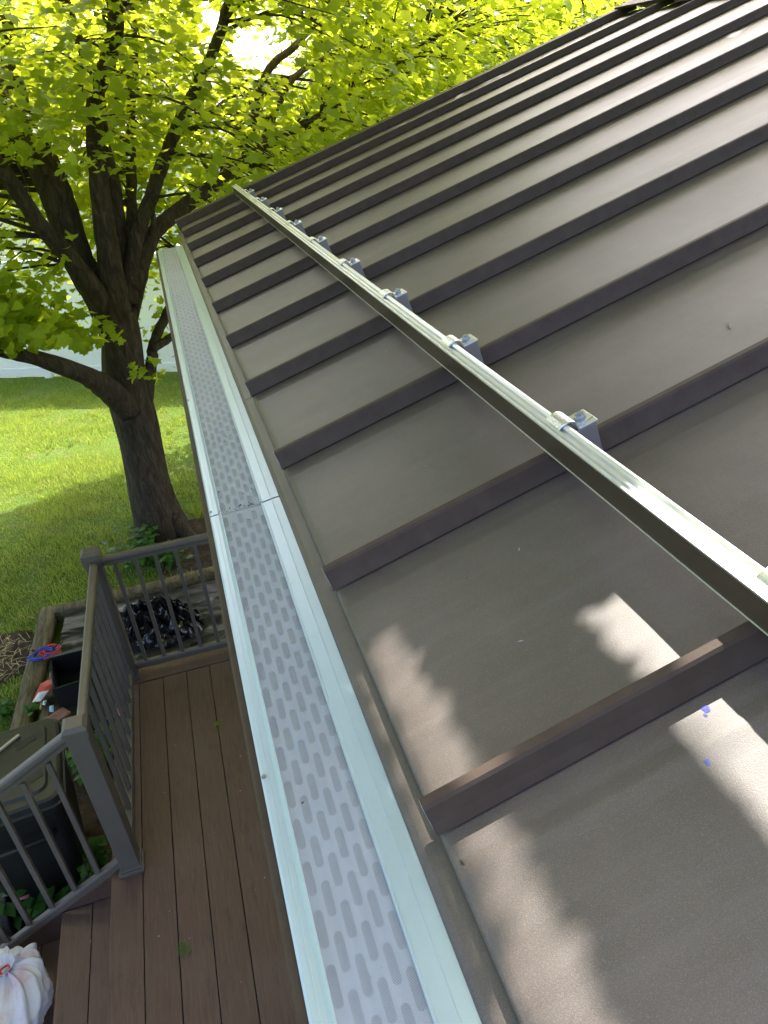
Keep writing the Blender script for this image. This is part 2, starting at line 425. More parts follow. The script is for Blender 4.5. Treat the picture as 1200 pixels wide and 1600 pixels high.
# seam: snap-lock rib, hollow at the eave
def seam_mesh():
    m = MB(); e = RIDGE - 0.02
    outer = [(SEAML, 0.003), (SEAML * 0.55, SEAMH * 0.45), (-0.0015, SEAMH - 0.003), (0.0015, SEAMH), (0.0105, SEAMH), (0.0135, SEAMH - 0.003), (0.0140, 0.001)]
    m.prism(outer, -0.002, e, 'x', closed=False)
    inner = [(SEAML + 0.0022, 0.003), (0.0010, SEAMH - 0.0045), (0.0100, SEAMH - 0.0035), (0.0118, 0.001)]
    m.prism(inner, -0.002, 0.25, 'x', closed=False)
    # folded lip under the front face
    m.prism([(SEAML, 0.003), (SEAML + 0.0022, 0.003)], -0.002, e, 'x', closed=False)
    # a wall closing the cavity, set back from the eave
    m.v += [(0.10, SEAML, 0.0), (0.10, 0.0, SEAMH - 0.002), (0.10, 0.012, SEAMH - 0.002), (0.10, 0.0138, 0.0)]
    i = len(m.v); m.f.append((i-4, i-3, i-2, i-1))
    return m.mesh('standing_seam', MAT['trim'])
sm = seam_mesh()
for k in range(K0, K1): link_mesh('standing_seam', sm, roof, (0, k * S, 0))
edge = MB()
edge.tube([(-0.0022, SEAML, 0.003), (-0.0022, SEAML * 0.5, SEAMH * 0.5), (-0.0022, 0.0, SEAMH - 0.003), (-0.0022, 0.0016, SEAMH - 0.0004), (-0.0022, 0.0105, SEAMH - 0.0004)], 0.00045, 5)
edge.tube([(-0.0022, 0.0012, SEAMH - 0.006), (-0.0026, 0.0004, SEAMH * 0.55), (-0.0030, -0.0045, 0.006), (-0.0030, -0.0040, -0.004)], 0.0005, 5)
edm = edge.mesh('cut_edge', MAT['zinc'], True)
for k in range(-1, K1): link_mesh('cut_edge', edm, roof, (0, k * S, 0))
# rake trim, drip edge, ridge cap
rk = MB().prism([(SEAML, 0.004), (0.0, SEAMH + 0.006), (0.075, SEAMH + 0.006), (0.078, -0.10), (0.074, -0.10), (0.071, SEAMH + 0.002), (0.002, SEAMH + 0.002), (SEAML + 0.002, 0.0)], -0.012, RIDGE, 'x')
rk = rp(rk, 'rake_trim', MAT['trim'], bevel=0.0015); rk.location = (0, K1 * S - 0.03, 0)
cuts = [V0, -0.42, 1.66, 2.87, V1 - 0.04]
for a, b in zip(cuts[:-1], cuts[1:]):
    m = MB().prism([(0.06, -0.019), (-0.020, -0.0205), (-0.0262, -0.0225), (-0.0275, -0.026), (-0.0265, -0.045), (-0.0305, -0.050), (-0.0315, -0.0485), (-0.0285, -0.0435), (-0.0295, -0.0245), (-0.0265, -0.0195), (-0.020, -0.0175), (0.06, -0.016)], a + 0.0008, b - 0.0008)
    rp(m, 'drip_edge', MAT['roof'], smooth=False)
ce = math.radians(17.136)
m = MB().prism([(RIDGE - 0.10, SEAMH + 0.002), (RIDGE - 0.10, SEAMH + 0.016), (RIDGE + 0.012, SEAMH + 0.018), (RIDGE + 0.11, SEAMH - 0.052), (RIDGE + 0.11, SEAMH - 0.066), (RIDGE + 0.010, SEAMH + 0.004)], V0, V1 + 0.03)
rp(m, 'ridge_cap', MAT['trim'], bevel=0.002)
# rear slope, soffit, fascia, walls (mostly out of view)
R1 = RW(RIDGE, 0, -0.02)
m = MB(); m.quad((R1.x, V0, R1.z), (R1.x, V1, R1.z), (2*R1.x, V1, 0), (2*R1.x, V0, 0)); hp(m, 'rear_slope', MAT['roof'])
hp(MB().box((0.022, V0, -0.20), (0.045, V1 - 0.05, -0.045)), 'fascia', MAT['trim'], bevel=0.002)
hp(MB().box((0.045, V0, -0.20), (0.42, V1 - 0.06, -0.185)), 'soffit', MAT['white_trim'])
m = MB()
nb = 18
for i in range(nb):
    z0 = GZ + 0.25 + i * (2.58 / nb); z1 = z0 + 2.58 / nb
    m.prism([(0.42, z0), (0.402, z0), (0.414, z1 + 0.004), (0.42, z1 + 0.004)], V0, V1 - 0.30)
hp(m, 'wall_siding', MAT['house_siding'])
hp(MB().box((0.42, V0, GZ - 0.1), (2 * R1.x - 0.4, V1 - 0.302, -0.2)), 'wall', MAT['house_siding'])
m = MB(); m.prism([(0.42, -0.2), (2*R1.x - 0.42, -0.2), (R1.x, R1.z - 0.08)], V1 - 0.36, V1 - 0.304); hp(m, 'gable_wall', MAT['house_siding'])
# marks and bits lying on the roof
def blot(cu, cv, ru, rv, mat, n=0.0035, name='chalk_mark', seed=0, flat=True):
    m = MB(); k = 16
    m.v.append((cu, cv, roof_z(cu, cv) + 0.0006))
    for i in range(k):
        a = 2 * math.pi * i / k; f = 1 + 0.5 * mnoise.noise(Vector((math.cos(a) * 2, math.sin(a) * 2, seed)))
        uu, vv = cu + ru * f * math.cos(a), cv + rv * f * math.sin(a); m.v.append((uu, vv, roof_z(uu, vv) + 0.0003))
    for i in range(k): m.f.append((0, 1 + i, 1 + (i + 1) % k))
    return rp(m, name, MAT[mat])
blot(0.2735, 0.379, 0.0035, 0.0042, 'chalk_blue', seed=1); blot(0.2690, 0.374, 0.0016, 0.002, 'chalk_blue', seed=3)
blot(0.2405, 0.3345, 0.0025, 0.003, 'chalk_blue', seed=2)
def bits():
    spots = [(0.757, 0.949, 'debris_pale', 0.006), (0.009, 0.362, 'debris_dark', 0.0022), (0.61, 0.83, 'debris_pale', 0.003), (0.24, 0.70, 'debris_pale', 0.002), (0.17, 0.56, 'debris_pale', 0.0022)]
    for i in range(22):
        u = random.uniform(0.0, 1.3); v = random.uniform(0.15, 2.6)
        spots.append((u, v, random.choice(['debris_pale', 'debris_pale', 'debris_dark']), random.uniform(0.0007, 0.0016)))
    for u, v, mt, r in spots:
        if (v / S) % 1 < 0.09 or (v / S) % 1 > 0.95: continue
        m = MB(); a = random.uniform(0, 3.1); L = r * random.uniform(1.2, 2.6)
        M = Matrix.Translation((u, v, roof_z(u, v) + 0.0004)) @ Matrix.Rotation(a, 4, 'Z') @ Matrix.Rotation(random.uniform(-0.2, 0.2), 4, 'Y')
        p = [M @ Vector(q) for q in ((-L, 0, 0), (0, -r * .6, 0), (L, 0.2 * r, 0), (0.1 * L, r * .6, 0), (0, 0, r * .8))]
        i0 = len(m.v); m.v += [tuple(q) for q in p]
        m.f += [(0, 1, 4), (1, 2, 4), (2, 3, 4), (3, 0, 4), (0, 3, 2, 1)]
        yield m, mt
for m, mt in bits(): rp(m, 'debris', MAT[mt])

# ------------------------------------------------------------------ gutter with guard
GY0, GY1 = -1.62, 4.08
gut = tag(empty('gutter', (-0.09, 1.2, -0.16)), 'brown eave gutter topped with pale slotted mesh guard panels', 'gutter')
def gp(mbd, name, mat, parent=None, **k):
    o = mbd.build(name, mat, parent or gut, **k)
    if parent is None: o.location = (0.09, -1.2, 0.16)
    return o
prof = [(-0.1575, -0.0525), (-0.1600, -0.056), (-0.1600, -0.068), (-0.150, -0.082), (-0.138, -0.112), (-0.122, -0.130), (-0.118, -0.172), (0.018, -0.172), (0.018, -0.055), (0.016, -0.055), (0.016, -0.170), (-0.116, -0.170), (-0.120, -0.129), (-0.136, -0.110), (-0.148, -0.082), (-0.1580, -0.068), (-0.1580, -0.0565), (-0.1560, -0.0545), (-0.140, -0.0545), (-0.140, -0.0525)]
gp(MB().prism(prof, GY0, GY1), 'trough', MAT['trim'], bevel=0.001)
gp(MB().prism([(-0.157, -0.053), (-0.159, -0.068), (-0.149, -0.082), (-0.137, -0.112), (-0.121, -0.130), (-0.117, -0.171), (0.017, -0.171), (0.017, -0.056)], GY1 - 0.002, GY1 + 0.002), 'end_cap', MAT['trim'])
ROWX = [-0.1235 + 0.01275 * i for i in range(6)]
def gz(x): return -0.0455 + (x + 0.130) * 0.06       # guard surface
def guard_plate(y0, y1):
    """slotted sheet: every slot is a real obround hole"""
    m = MB(); P = 0.052; L = 0.037; rW = 0.0042; cw = 0.01275; n8 = 6
    n = int(round((y1 - y0) / P)); P = (y1 - y0) / n
    def cell(cx, a, b, ya):
        yc = (a + b) / 2; hl = L / 2 - rW
        inner = []
        for i in range(n8 + 1):
            t = math.pi * i / n8; inner.append((cx + rW * math.cos(t), yc + hl + rW * math.sin(t)))
        for i in range(n8 + 1):
            t = math.pi + math.pi * i / n8; inner.append((cx + rW * math.cos(t), yc - hl + rW * math.sin(t)))
        hx = cw / 2; outer = []
        for (x, y) in inner:
            dx, dy = x - cx, y - yc
            if abs(dy) > hl * 0.98 and abs(dx) < rW * 0.98:
                outer.append((cx + hx * dx / rW, b if dy > 0 else a))
            else: outer.append((cx + (hx if dx > 0 else -hx), min(max(y, a), b)))
        # square corners
        q = n8 + 1
        outer[0] = (cx + hx, yc + hl); outer[n8] = (cx - hx, yc + hl); outer[q] = (cx - hx, yc - hl); outer[2*q-1] = (cx + hx, yc - hl)
        outer[1] = (cx + hx, b); outer[n8-1] = (cx - hx, b); outer[q+1] = (cx - hx, a); outer[2*q-2] = (cx + hx, a)
        i0 = len(m.v); N = len(inner)
        m.v += [(x, y, gz(x) - 0.0022) for x, y in outer] + [(x, y, gz(x) - 0.0022) for x, y in inner] + [(x, y, gz(x) - 0.0040) for x, y in inner]
        for i in range(N):
            j = (i + 1) % N
            m.f.append((i0+i, i0+j, i0+N+j, i0+N+i)); m.f.append((i0+N+i, i0+N+j, i0+2*N+j, i0+2*N+i))
    for r, cx in enumerate(ROWX):
        off = 0.5 * P * (r % 2)
        if r % 2:
            m.quad((cx-cw/2, y0, gz(cx-cw/2)-.0022), (cx+cw/2, y0, gz(cx+cw/2)-.0022), (cx+cw/2, y0+off, gz(cx+cw/2)-.0022), (cx-cw/2, y0+off, gz(cx-cw/2)-.0022))
            m.quad((cx-cw/2, y1-off, gz(cx-cw/2)-.0022), (cx+cw/2, y1-off, gz(cx+cw/2)-.0022), (cx+cw/2, y1, gz(cx+cw/2)-.0022), (cx-cw/2, y1, gz(cx-cw/2)-.0022))
        for k in range(n - (r % 2)): cell(cx, y0 + off + k * P, y0 + off + (k + 1) * P, y0)
    return m
gseg = [(GY0, -0.062), (-0.0595, 1.1685), (1.1725, GY1 - 0.004)]
SH = 0.55                                             # panel ends are cut square; small skew seen in the photo is perspective
for gi, (a, b) in enumerate(gseg):
    dz = 0.0012 if gi % 2 else 0.0
    plate = gp(guard_plate(a + 0.002, b - 0.002), 'guard_panel', MAT['guard_base']); plate.location.z += dz
    # fine screen, dished a little between its ribs
    m = MB(); n = 24
    def fs(s_, t_, a=a, b=b):
        x = -0.1305 + s_ * 0.0765
        return (x, a + 0.001 + t_ * (b - a - 0.002), gz(x) + 0.00012 * math.cos(2 * math.pi * s_ * 6) + 0.00015 * mnoise.noise(Vector((x * 30, t_ * 14, gi))))
    m.grid(fs, 48, 60); gp(m, 'mesh_screen', MAT['mesh'], plate, smooth=True)
    # front lip: flat band with a bright rolled rib next to the screen
    z = gz(-0.13)
    lip = [(-0.1285, z - 0.002), (-0.1285, z + 0.0050), (-0.1292, z + 0.0060), (-0.1300, z + 0.0060), (-0.1345, z + 0.0008), (-0.1400, z + 0.0004), (-0.1402, z + 0.0010), (-0.1408, z + 0.0010), (-0.1410, z + 0.0003), (-0.1475, z - 0.0005), (-0.1500, z - 0.0025), (-0.1502, z - 0.0065), (-0.1490, z - 0.0065), (-0.1485, z - 0.0035), (-0.1330, z - 0.0012)]
    gp(MB().prism(lip, a + 0.0012, b - 0.0012), 'front_lip', MAT['guard'], plate)
    zb = gz(-0.0535)
    fl = [(-0.0560, zb - 0.001), (-0.0555, zb + 0.0028), (-0.0535, zb + 0.0036), (-0.0520, zb + 0.0020), (-0.0360, zb + 0.0050), (-0.0355, zb + 0.0056), (-0.0345, zb + 0.0054), (-0.0180, zb + 0.0075), (-0.0180, zb + 0.0060), (-0.0520, zb)]
    gp(MB().prism(fl, a + 0.0015, b - 0.0015), 'back_flange', MAT['guard'], plate)
    for y in (a + 0.016, a + 0.62):
        M = Matrix.Translation((-0.1462, y, z - 0.0004)) @ Matrix.Scale(0.62, 4)
        sc = MB().prism([(0.0036 * math.cos(q * math.pi / 3), 0.0036 * math.sin(q * math.pi / 3)) for q in range(6)], 0.0, 0.004, 'z', M=M)
        sc.prism([(0.005 * math.cos(q * math.pi / 6), 0.005 * math.sin(q * math.pi / 6)) for q in range(12)], -0.001, 0.0008, 'z', M=M)
        gp(sc, 'screw', MAT['zinc'], plate)

m = MB()
for i in range(120):
    x = random.uniform(-0.129, -0.056); y = 0.2 + 3.6 * random.random() ** 1.3; r_ = random.uniform(0.0003, 0.0008)
    if i < 26: y = 1.1725 + abs(random.gauss(0, 0.006)); x = random.uniform(-0.125, -0.06)
    m.box((-r_ * 1.8, -r_, 0), (r_ * 1.8, r_, r_), Matrix.Translation((x, y, gz(x) + 0.0004)) @ Matrix.Rotation(random.uniform(0, 3), 4, 'Z'))
tag(gp(m, 'grit', MAT['debris_dark']), kind='stuff')

# ------------------------------------------------------------------ snow guard rail and its seam clamps
RU, RN0, RN1 = 0.356, 0.0325, 0.0800
rail = tag(empty('snow_guard_rail', RW(RU, 1.5, SEAMH), (0, -TH, 0)), 'long aluminium snow guard rail with dark brown face across the roof seams', 'rail')
def sr(mbd, name, mat, **k):
    o = mbd.build(name, mat, rail, **k); o.location = (-RU, -1.5, -SEAMH); return o
RV0, RV1 = -1.60, 4.44
top = [(RU, RN1 - 0.0035), (RU, RN1), (RU + 0.0035, RN1), (RU + 0.0045, RN1 - 0.0060), (RU + 0.0080, RN1 - 0.0060), (RU + 0.0088, RN1 - 0.0012), (RU + 0.0125, RN1 - 0.0012), (RU + 0.0133, RN1 - 0.0070), (RU + 0.0175, RN1 - 0.0070), (RU + 0.0190, RN1 - 0.0022), (RU + 0.0235, RN1 - 0.0008), (RU + 0.0270, RN1 - 0.0018), (RU + 0.0285, RN1 - 0.0055), (RU + 0.0275, RN1 - 0.0085),
       (RU + 0.0060, RN1 - 0.0085), (RU + 0.0060, RN0 + 0.006), (RU + 0.022, RN0 + 0.006), (RU + 0.022, RN0), (RU - 0.0012, RN0), (RU - 0.0018, RN0 + 0.0022), (RU + 0.0032, RN0 + 0.0022), (RU + 0.0032, RN1 - 0.0035)]
sr(MB().prism(top, RV0, RV1), 'extrusion', MAT['aluminium'], bevel=0.0004, segs=1)
for a, b in ((RV0, 1.838), (1.8405, RV1 - 0.002)):
    sr(MB().box((RU - 0.0004, a, RN0 + 0.0026), (RU + 0.0030, b, RN1 - 0.0038)), 'colour_strip', MAT['strip_paint'])
def clamp_meshes():
    W = 0.0195
    blk = MB()
    blk.box((0.387, -W, 0.0085), (0.4235, W * 0.95, 0.0622)); bm_ = blk.mesh('block', MAT['block_metal'])
    clip = MB(); N = 10; th = 0.0024; cu, cn, ru, rn = 0.3815, 0.0735, 0.0125, 0.0065
    low = [(0.4262, 0.0626), (0.3965, 0.0626)] + [(cu + ru * math.cos(math.pi * i / N), cn + rn * math.sin(math.pi * i / N)) for i in range(N + 1)] + [(0.3650, 0.0745)]
    up = [(0.3650, 0.0745 + th)] + [(cu + (ru + th * .8) * math.cos(math.pi * i / N), cn + (rn + th) * math.sin(math.pi * i / N)) for i in range(N, -1, -1)] + [(0.3985, 0.0626 + th), (0.4262, 0.0626 + th)]
    clip.prism(low + up, -W, W)
    cm = clip.mesh('clip', MAT['clip_metal'])
    bolt = MB(); M = Matrix.Translation((0.4105, 0, 0.0652))
    bolt.prism([(0.0084 * math.cos(q * math.pi / 12), 0.0084 * math.sin(q * math.pi / 12)) for q in range(24)], 0, 0.0018, 'z', M=M)
    bolt.prism([(0.0068 * math.cos(q * math.pi / 3 + .3), 0.0068 * math.sin(q * math.pi / 3 + .3)) for q in range(6)], 0.0018, 0.0078, 'z', M=M)
    bolt.prism([(0.0036 * math.cos(q * math.pi / 8), 0.0036 * math.sin(q * math.pi / 8)) for q in range(16)], 0.0078, 0.0105, 'z', M=M)
    return bm_, cm, bolt.mesh('nut', MAT['zinc'])
CB, CC, CN = clamp_meshes()
ords = {-1: 'beyond the near edge of view, far end from the tree', 0: 'nearest the camera side, next after the near frame edge',
        1: 'cut by the right photo edge', 2: 'largest whole one in view', 3: 'second whole clamp from the near end', 4: 'third whole clamp from the near end',
        5: 'fourth whole clamp from the near end', 6: 'fifth whole clamp from the near end', 7: 'fourth clamp from the far rail tip', 8: 'third clamp from the far rail tip', 9: 'second clamp from the far rail tip', 10: 'last clamp at the far rail tip'}
for k in range(1, 11):
    e = empty('seam_clamp', RW(0.404, k * S, 0), (0, -TH, 0))
    tag(e, 'silver clamp with hex nut behind the rail, ' + ords[k], 'clamp', 'clamps holding the snow guard rail')
    for nm, me in (('block', CB), ('clip', CC), ('nut', CN)):
        o = link_mesh(nm, me, e, (-0.404, -0.0035, 0))
        if nm != 'nut':
            b = o.modifiers.new('bevel', 'BEVEL'); b.width = 0.0009; b.segments = 2; b.limit_method = 'ANGLE'

# ------------------------------------------------------------------ deck with steps
DZ = -2.45; BW = 0.1395; BP = 0.1425; EDGE = -0.9675
deck = tag(empty('deck', (-0.5, 2.0, GZ)), 'brown composite deck with two steps below the gutter', 'deck')
def dp(mbd, name, mat, **k):
    o = mbd.build(name, mat, deck, **k); o.location = (0.5, -2.0, -GZ); return o
def board_mesh(L):
    return MB().box((0, 0, -0.025), (BW, L, 0)).mesh('board', MAT['deck'])
bmain = board_mesh(6.0)
for i in range(9):
    x0 = EDGE + i * BP
    o = link_mesh('board', bmain, deck, (x0 + 0.5, 3.655 - 6.0 - 2.0 - 0.004 * (i % 2), DZ - GZ - 0.0012 * ((i * 7) % 3)))
    b = o.modifiers.new('bevel', 'BEVEL'); b.width = 0.003; b.segments = 2
dp(MB().box((EDGE, 3.661, DZ - 0.025), (0.31, 3.80, DZ)), 'end_board', MAT['deck'], bevel=0.003)
dp(MB().box((EDGE + 0.02, 3.775, DZ - 0.26), (0.31, 3.795, DZ - 0.0255)), 'rim_board', MAT['deck'])
dp(MB().box((EDGE + 0.02, -2.2, DZ - 0.26), (EDGE + 0.04, 3.774, DZ - 0.0255)), 'rim_board', MAT['deck'])
for y in np.arange(-2.0, 3.7, 0.41): dp(MB().box((EDGE + 0.041, y, DZ - 0.21), (0.30, y + 0.038, DZ - 0.0258)), 'joist', MAT['under_wood'])
for x in (EDGE + 0.06, 0.1):
    for y in (0.0, 3.65): dp(MB().box((x, y, GZ - 0.1), (x + 0.09, y + 0.09, DZ - 0.211)), 'footing_post', MAT['under_wood'])
SY0, SY1 = -0.6, 2.40
btread = board_mesh(SY1 - SY0)
T1 = DZ - 0.185; T2 = T1 - 0.185
for zt, xs_ in ((T1, (EDGE - 0.131, EDGE - 0.131 - BP)), (T2, (EDGE - 0.131 - 2*BP, EDGE - 0.131 - 3*BP))):
    for i, x in enumerate(xs_):
        o = link_mesh('tread_board', btread, deck, (x + 0.5, SY0 - 2.0 - 0.003 * i, zt - GZ)); b = o.modifiers.new('bevel', 'BEVEL'); b.width = 0.003; b.segments = 2
for x, z in ((EDGE + 0.008, DZ), (EDGE - 0.131 - BP + 0.008, T1), (EDGE - 0.131 - 3*BP + 0.008, T2)):
    dp(MB().box((x, SY0, z - 0.1855), (x + 0.018, SY1 - 0.002, z - 0.0262)), 'riser', MAT['deck'])
m = MB(); xa = EDGE + 0.02; xb = EDGE - 0.131 - 3*BP
m.prism([(xa, DZ - 0.03), (xa, DZ - 0.30), (xb - 0.02, GZ - 0.02), (xb - 0.02, T2 + 0.02)], SY1 + 0.002, SY1 + 0.036)
dp(m, 'stringer', MAT['deck'], bevel=0.002)
m = MB(); m.prism([(xa, DZ - 0.06), (xa, DZ - 0.32), (xb, GZ - 0.02), (xb, T2 - 0.03)], SY0 - 0.04, SY0 - 0.005); dp(m, 'stringer', MAT['deck'])

# ------------------------------------------------------------------ railings
RZ = -1.565                                            # top of the hand rail
dr = tag(empty('deck_railing', (-0.86, 3.0, DZ)), 'taupe vinyl deck railing with two square posts around the deck corner', 'railing')
def rl(mbd, name, mat, par=None, **k):
    o = mbd.build(name, mat, par or dr, **k)
    if par is None: o.location = (0.86, -3.0, -DZ)
    return o
PX, PY = -0.872, (2.392, 3.745); PH = 0.0430
for py in PY:
    p = rl(MB().box((PX - PH, py - PH, DZ), (PX + PH, py + PH, -1.535)), 'post', MAT['rail_vinyl'], bevel=0.004)
    c = MB(); q = PH + 0.0065
    c.box((PX - q, py - q, -1.560), (PX + q, py + q, -1.522)); i0 = len(c.v)
    c.v += [(PX - q, py - q, -1.5215), (PX + q, py - q, -1.5215), (PX + q, py + q, -1.5215), (PX - q, py + q, -1.5215)]
    r = q - 0.016; c.v += [(PX - r, py - r, -1.506), (PX + r, py - r, -1.506), (PX + r, py + r, -1.506), (PX - r, py + r, -1.506)]
    c.f += [(i0+4, i0+5, i0+6, i0+7)] + [(i0+k, i0+(k+1) % 4, i0+4+(k+1) % 4, i0+4+k) for k in range(4)]
    rl(c, 'post_cap', MAT['rail_vinyl'], p, bevel=0.002)
    b = MB(); q = PH + 0.014
    b.prism([(PX - q, py - q), (PX + q, py - q), (PX + q, py + q), (PX - q, py + q)], DZ, DZ + 0.022, 'z')
    q2 = PH + 0.006
    b.prism([(PX - q2, py - q2), (PX + q2, py - q2), (PX + q2, py + q2), (PX - q2, py + q2)], DZ + 0.022, DZ + 0.034, 'z')
    rl(b, 'base_trim', MAT['rail_vinyl'], p, bevel=0.003)
def rail_prof(z, bottom=False):
    if bottom: return [(-0.017, z - 0.045), (0.017, z - 0.045), (0.017, z - 0.010), (0.012, z), (-0.012, z), (-0.017, z - 0.010)]
    return [(-0.014, z - 0.058), (0.014, z - 0.058), (0.014, z - 0.038), (0.020, z - 0.033), (0.0225, z - 0.020), (0.020, z - 0.006), (0.012, z), (-0.012, z), (-0.020, z - 0.006), (-0.0225, z - 0.020), (-0.020, z - 0.033), (-0.014, z - 0.038)]
BZ = -2.356
my0, my1 = PY[0] + PH, PY[1] - PH
Mx = Matrix.Translation((PX + 0.008, 0, 0))
rl(MB().prism(rail_prof(RZ), my0, my1, 'y', M=Mx), 'top_rail', MAT['rail_vinyl'], bevel=0.002)
rl(MB().prism(rail_prof(BZ, True), my0, my1, 'y', M=Mx), 'bottom_rail', MAT['rail_vinyl'], bevel=0.002)
My = Matrix.Translation((0, PY[1], 0))
rl(MB().prism(rail_prof(RZ), PX + PH, 0.36, 'x', M=My), 'top_rail', MAT['rail_vinyl'], bevel=0.002)
rl(MB().prism(rail_prof(BZ, True), PX + PH, 0.36, 'x', M=My), 'bottom_rail', MAT['rail_vinyl'], bevel=0.002)
balm = MB().box((-0.0105, -0.0105, BZ - 0.004), (0.0105, 0.0105, RZ - 0.058)).mesh('baluster', MAT['rail_vinyl'])
def bal(x, y): 
    o = link_mesh('baluster', balm, dr, (x + 0.86, y - 3.0, -DZ)); return o
nb = 10
for i in range(nb): bal(PX + 0.008, my0 + (i + 0.5) * (my1 - my0) / nb + 0.02)
for i in range(9): bal(-0.763 + 0.1125 * i, PY[1])
# stair railing
st = tag(empty('stair_railing', (-1.2, 2.392, T2)), 'sloping taupe vinyl stair railing with square balusters beside the steps', 'railing')
sl = 0.575; XS0, XS1 = PX - PH - 0.001, -1.95
def slope_prism(prof, name, z_at):
    m = MB(); n = len(prof); i = 0
    for x in (XS0, XS1): m.v += [(x + 1.2, p[0], p[1] + z_at + sl * (x - XS0) - T2) for p in prof]
    for k in range(n): k2 = (k + 1) % n; m.f.append((k, k2, n + k2, n + k))
    m.f += [tuple(range(n))[::-1], tuple(range(n, 2 * n))]
    return m.build(name, MAT['rail_vinyl'], st, bevel=0.002)
slope_prism([(a, b * 1.15) for a, b in rail_prof(0)], 'top_rail', -1.545)
slope_prism([(a, b * 1.15) for a, b in rail_prof(0, True)], 'bottom_rail', -2.372)
slm = MB().box((-0.0105, -0.0105, -0.775), (0.0105, 0.0105, -0.030)).mesh('baluster', MAT['rail_vinyl'])
for i in range(8):
    x = -1.022 - 0.1205 * i
    link_mesh('baluster', slm, st, (x + 1.2, 0, -1.590 + sl * (x - XS0) - T2))
np_ = MB().box((-0.0505, -0.0505, 0), (0.0505, 0.0505, 1.0)).build('post', MAT['rail_vinyl'], st, bevel=0.004); np_.location = (XS1 - 0.05 + 1.2, 0, GZ - T2)

# ------------------------------------------------------------------ things on the deck and steps
def bag():
    e = tag(empty('rubbish_bag', (-1.50, 2.06, T2)), 'white plastic rubbish bag with red tie on the lower step', 'bag')
    NX, NY, NZ = 0.055, 0.11, 0.235                    # where the neck is gathered
    def f(a, b):
        th = 2 * math.pi * a
        q = min(b / 0.86, 1.0); ang = math.pi * q
        r = 0.205 * max(0.0, math.sin(ang * 0.985)) ** 0.60; z = 0.118 - 0.118 * math.cos(ang)
        t_ = max(0, q - 0.5) / 0.5; t2 = t_ * t_ * (3 - 2 * t_)
        px, py, pz = r * math.cos(th), r * math.sin(th), z
        if b > 0.86:
            w_ = (b - 0.86) / 0.14; r = 0.016 + 0.030 * w_; px, py, pz = r * math.cos(th), r * math.sin(th), 0.232 + 0.045 * w_
        d = Vector((math.cos(th) * 1.6, math.sin(th) * 1.6, z * 7))
        lump = 0.13 * mnoise.noise(d) + 0.08 * mnoise.noise(d * 2.3 + Vector((3, 1, 0))) + 0.035 * abs(mnoise.noise(d * 5.0))
        n_ = 6; ph = th * n_ + 5.0 * mnoise.noise(d * 0.8 + Vector((0, 0, 5)))
        pleat = (abs(math.sin(ph)) - 0.6) * (0.035 + 0.20 * t2) + (abs(math.sin(th * 23 + 3 * mnoise.noise(d)))-0.6) * 0.06 * t2
        rid = 0.10 * (0.5 - abs(mnoise.noise(d * 1.9 + Vector((7, 2, 1))))) + 0.07 * (0.5 - abs(mnoise.noise(d * 4.1 + Vector((1, 9, 4)))))
        k = 1 + lump + pleat * 0.75 + rid
        return (px * k + NX * t2, py * k + NY * t2, max(0.002, pz * (1 + 0.5 * lump) + 0.02 * pleat))
    m = MB(); m.grid(f, 160, 72, True); m.build('film', MAT['bag'], e, True)
    tie = MB()
    tie.tube([(NX + 0.021 * math.cos(i * math.pi / 8), NY + 0.021 * math.sin(i * math.pi / 8), NZ + 0.003 * math.sin(i)) for i in range(17)], 0.006, 6)
    tie.grid(lambda a, b: (NX - 0.02 - 0.055 * math.sin(a * math.pi) - 0.02 * a, NY - 0.03 + 0.05 * a, NZ + 0.004 + 0.03 * math.sin(a * math.pi) + (b - .5) * 0.016), 14, 2)
    tie.build('tie', MAT['red_tie'], e, True)
    fl = MB()
    for s_, L_ in ((2.4, 0.17), (3.6, 0.13), (0.6, 0.08)):
        fl.grid(lambda a, b, s_=s_, L_=L_: (NX + math.cos(s_ + (a - .5) * 0.8 * b) * (0.012 + b * L_), NY + math.sin(s_ + (a - .5) * 0.8 * b) * (0.012 + b * L_), NZ + 0.012 + 0.09 * b - 0.13 * b * b + 0.012 * b * math.sin(a * 11 + s_)), 14, 10)
    fl.build('knot_ear', MAT['bag'], e, True)
bag()
LEAF = [(0.0, 0.02), (0.24, -0.09), (0.31, 0.05), (0.55, 0.14), (0.42, 0.33), (0.50, 0.62), (0.27, 0.60), (0.0, 0.98), (-0.27, 0.60), (-0.50, 0.62), (-0.42, 0.33), (-0.55, 0.14), (-0.31, 0.05), (-0.24, -0.09)]
def single_leaf(name, loc, size, rot, mat, label, cat):
    m = MB(); m.v.append((0, 0.3 * size, 0.04 * size))
    for x, y in LEAF: m.v.append((x * size, y * size, 0.10 * size * abs(x) + 0.06 * size * (y - 0.3) ** 2))
    for i in range(14): m.f.append((0, 1 + i, 1 + (i + 1) % 14))
    m.tube([(0, 0, 0.003), (0.02 * size, -0.35 * size, 0.004), (0.0, -0.6 * size, 0.002)], 0.012 * size, 5)
    o = m.build(name, MAT[mat], None); o.location = loc; o.rotation_euler = rot
    return tag(o, label, cat)
single_leaf('maple_leaf', (-0.385, 3.14, DZ + 0.004), 0.042, (0.1, 0.05, 2.2), 'maple_leaf', 'small bright green maple leaf lying on the deck boards', 'leaf')
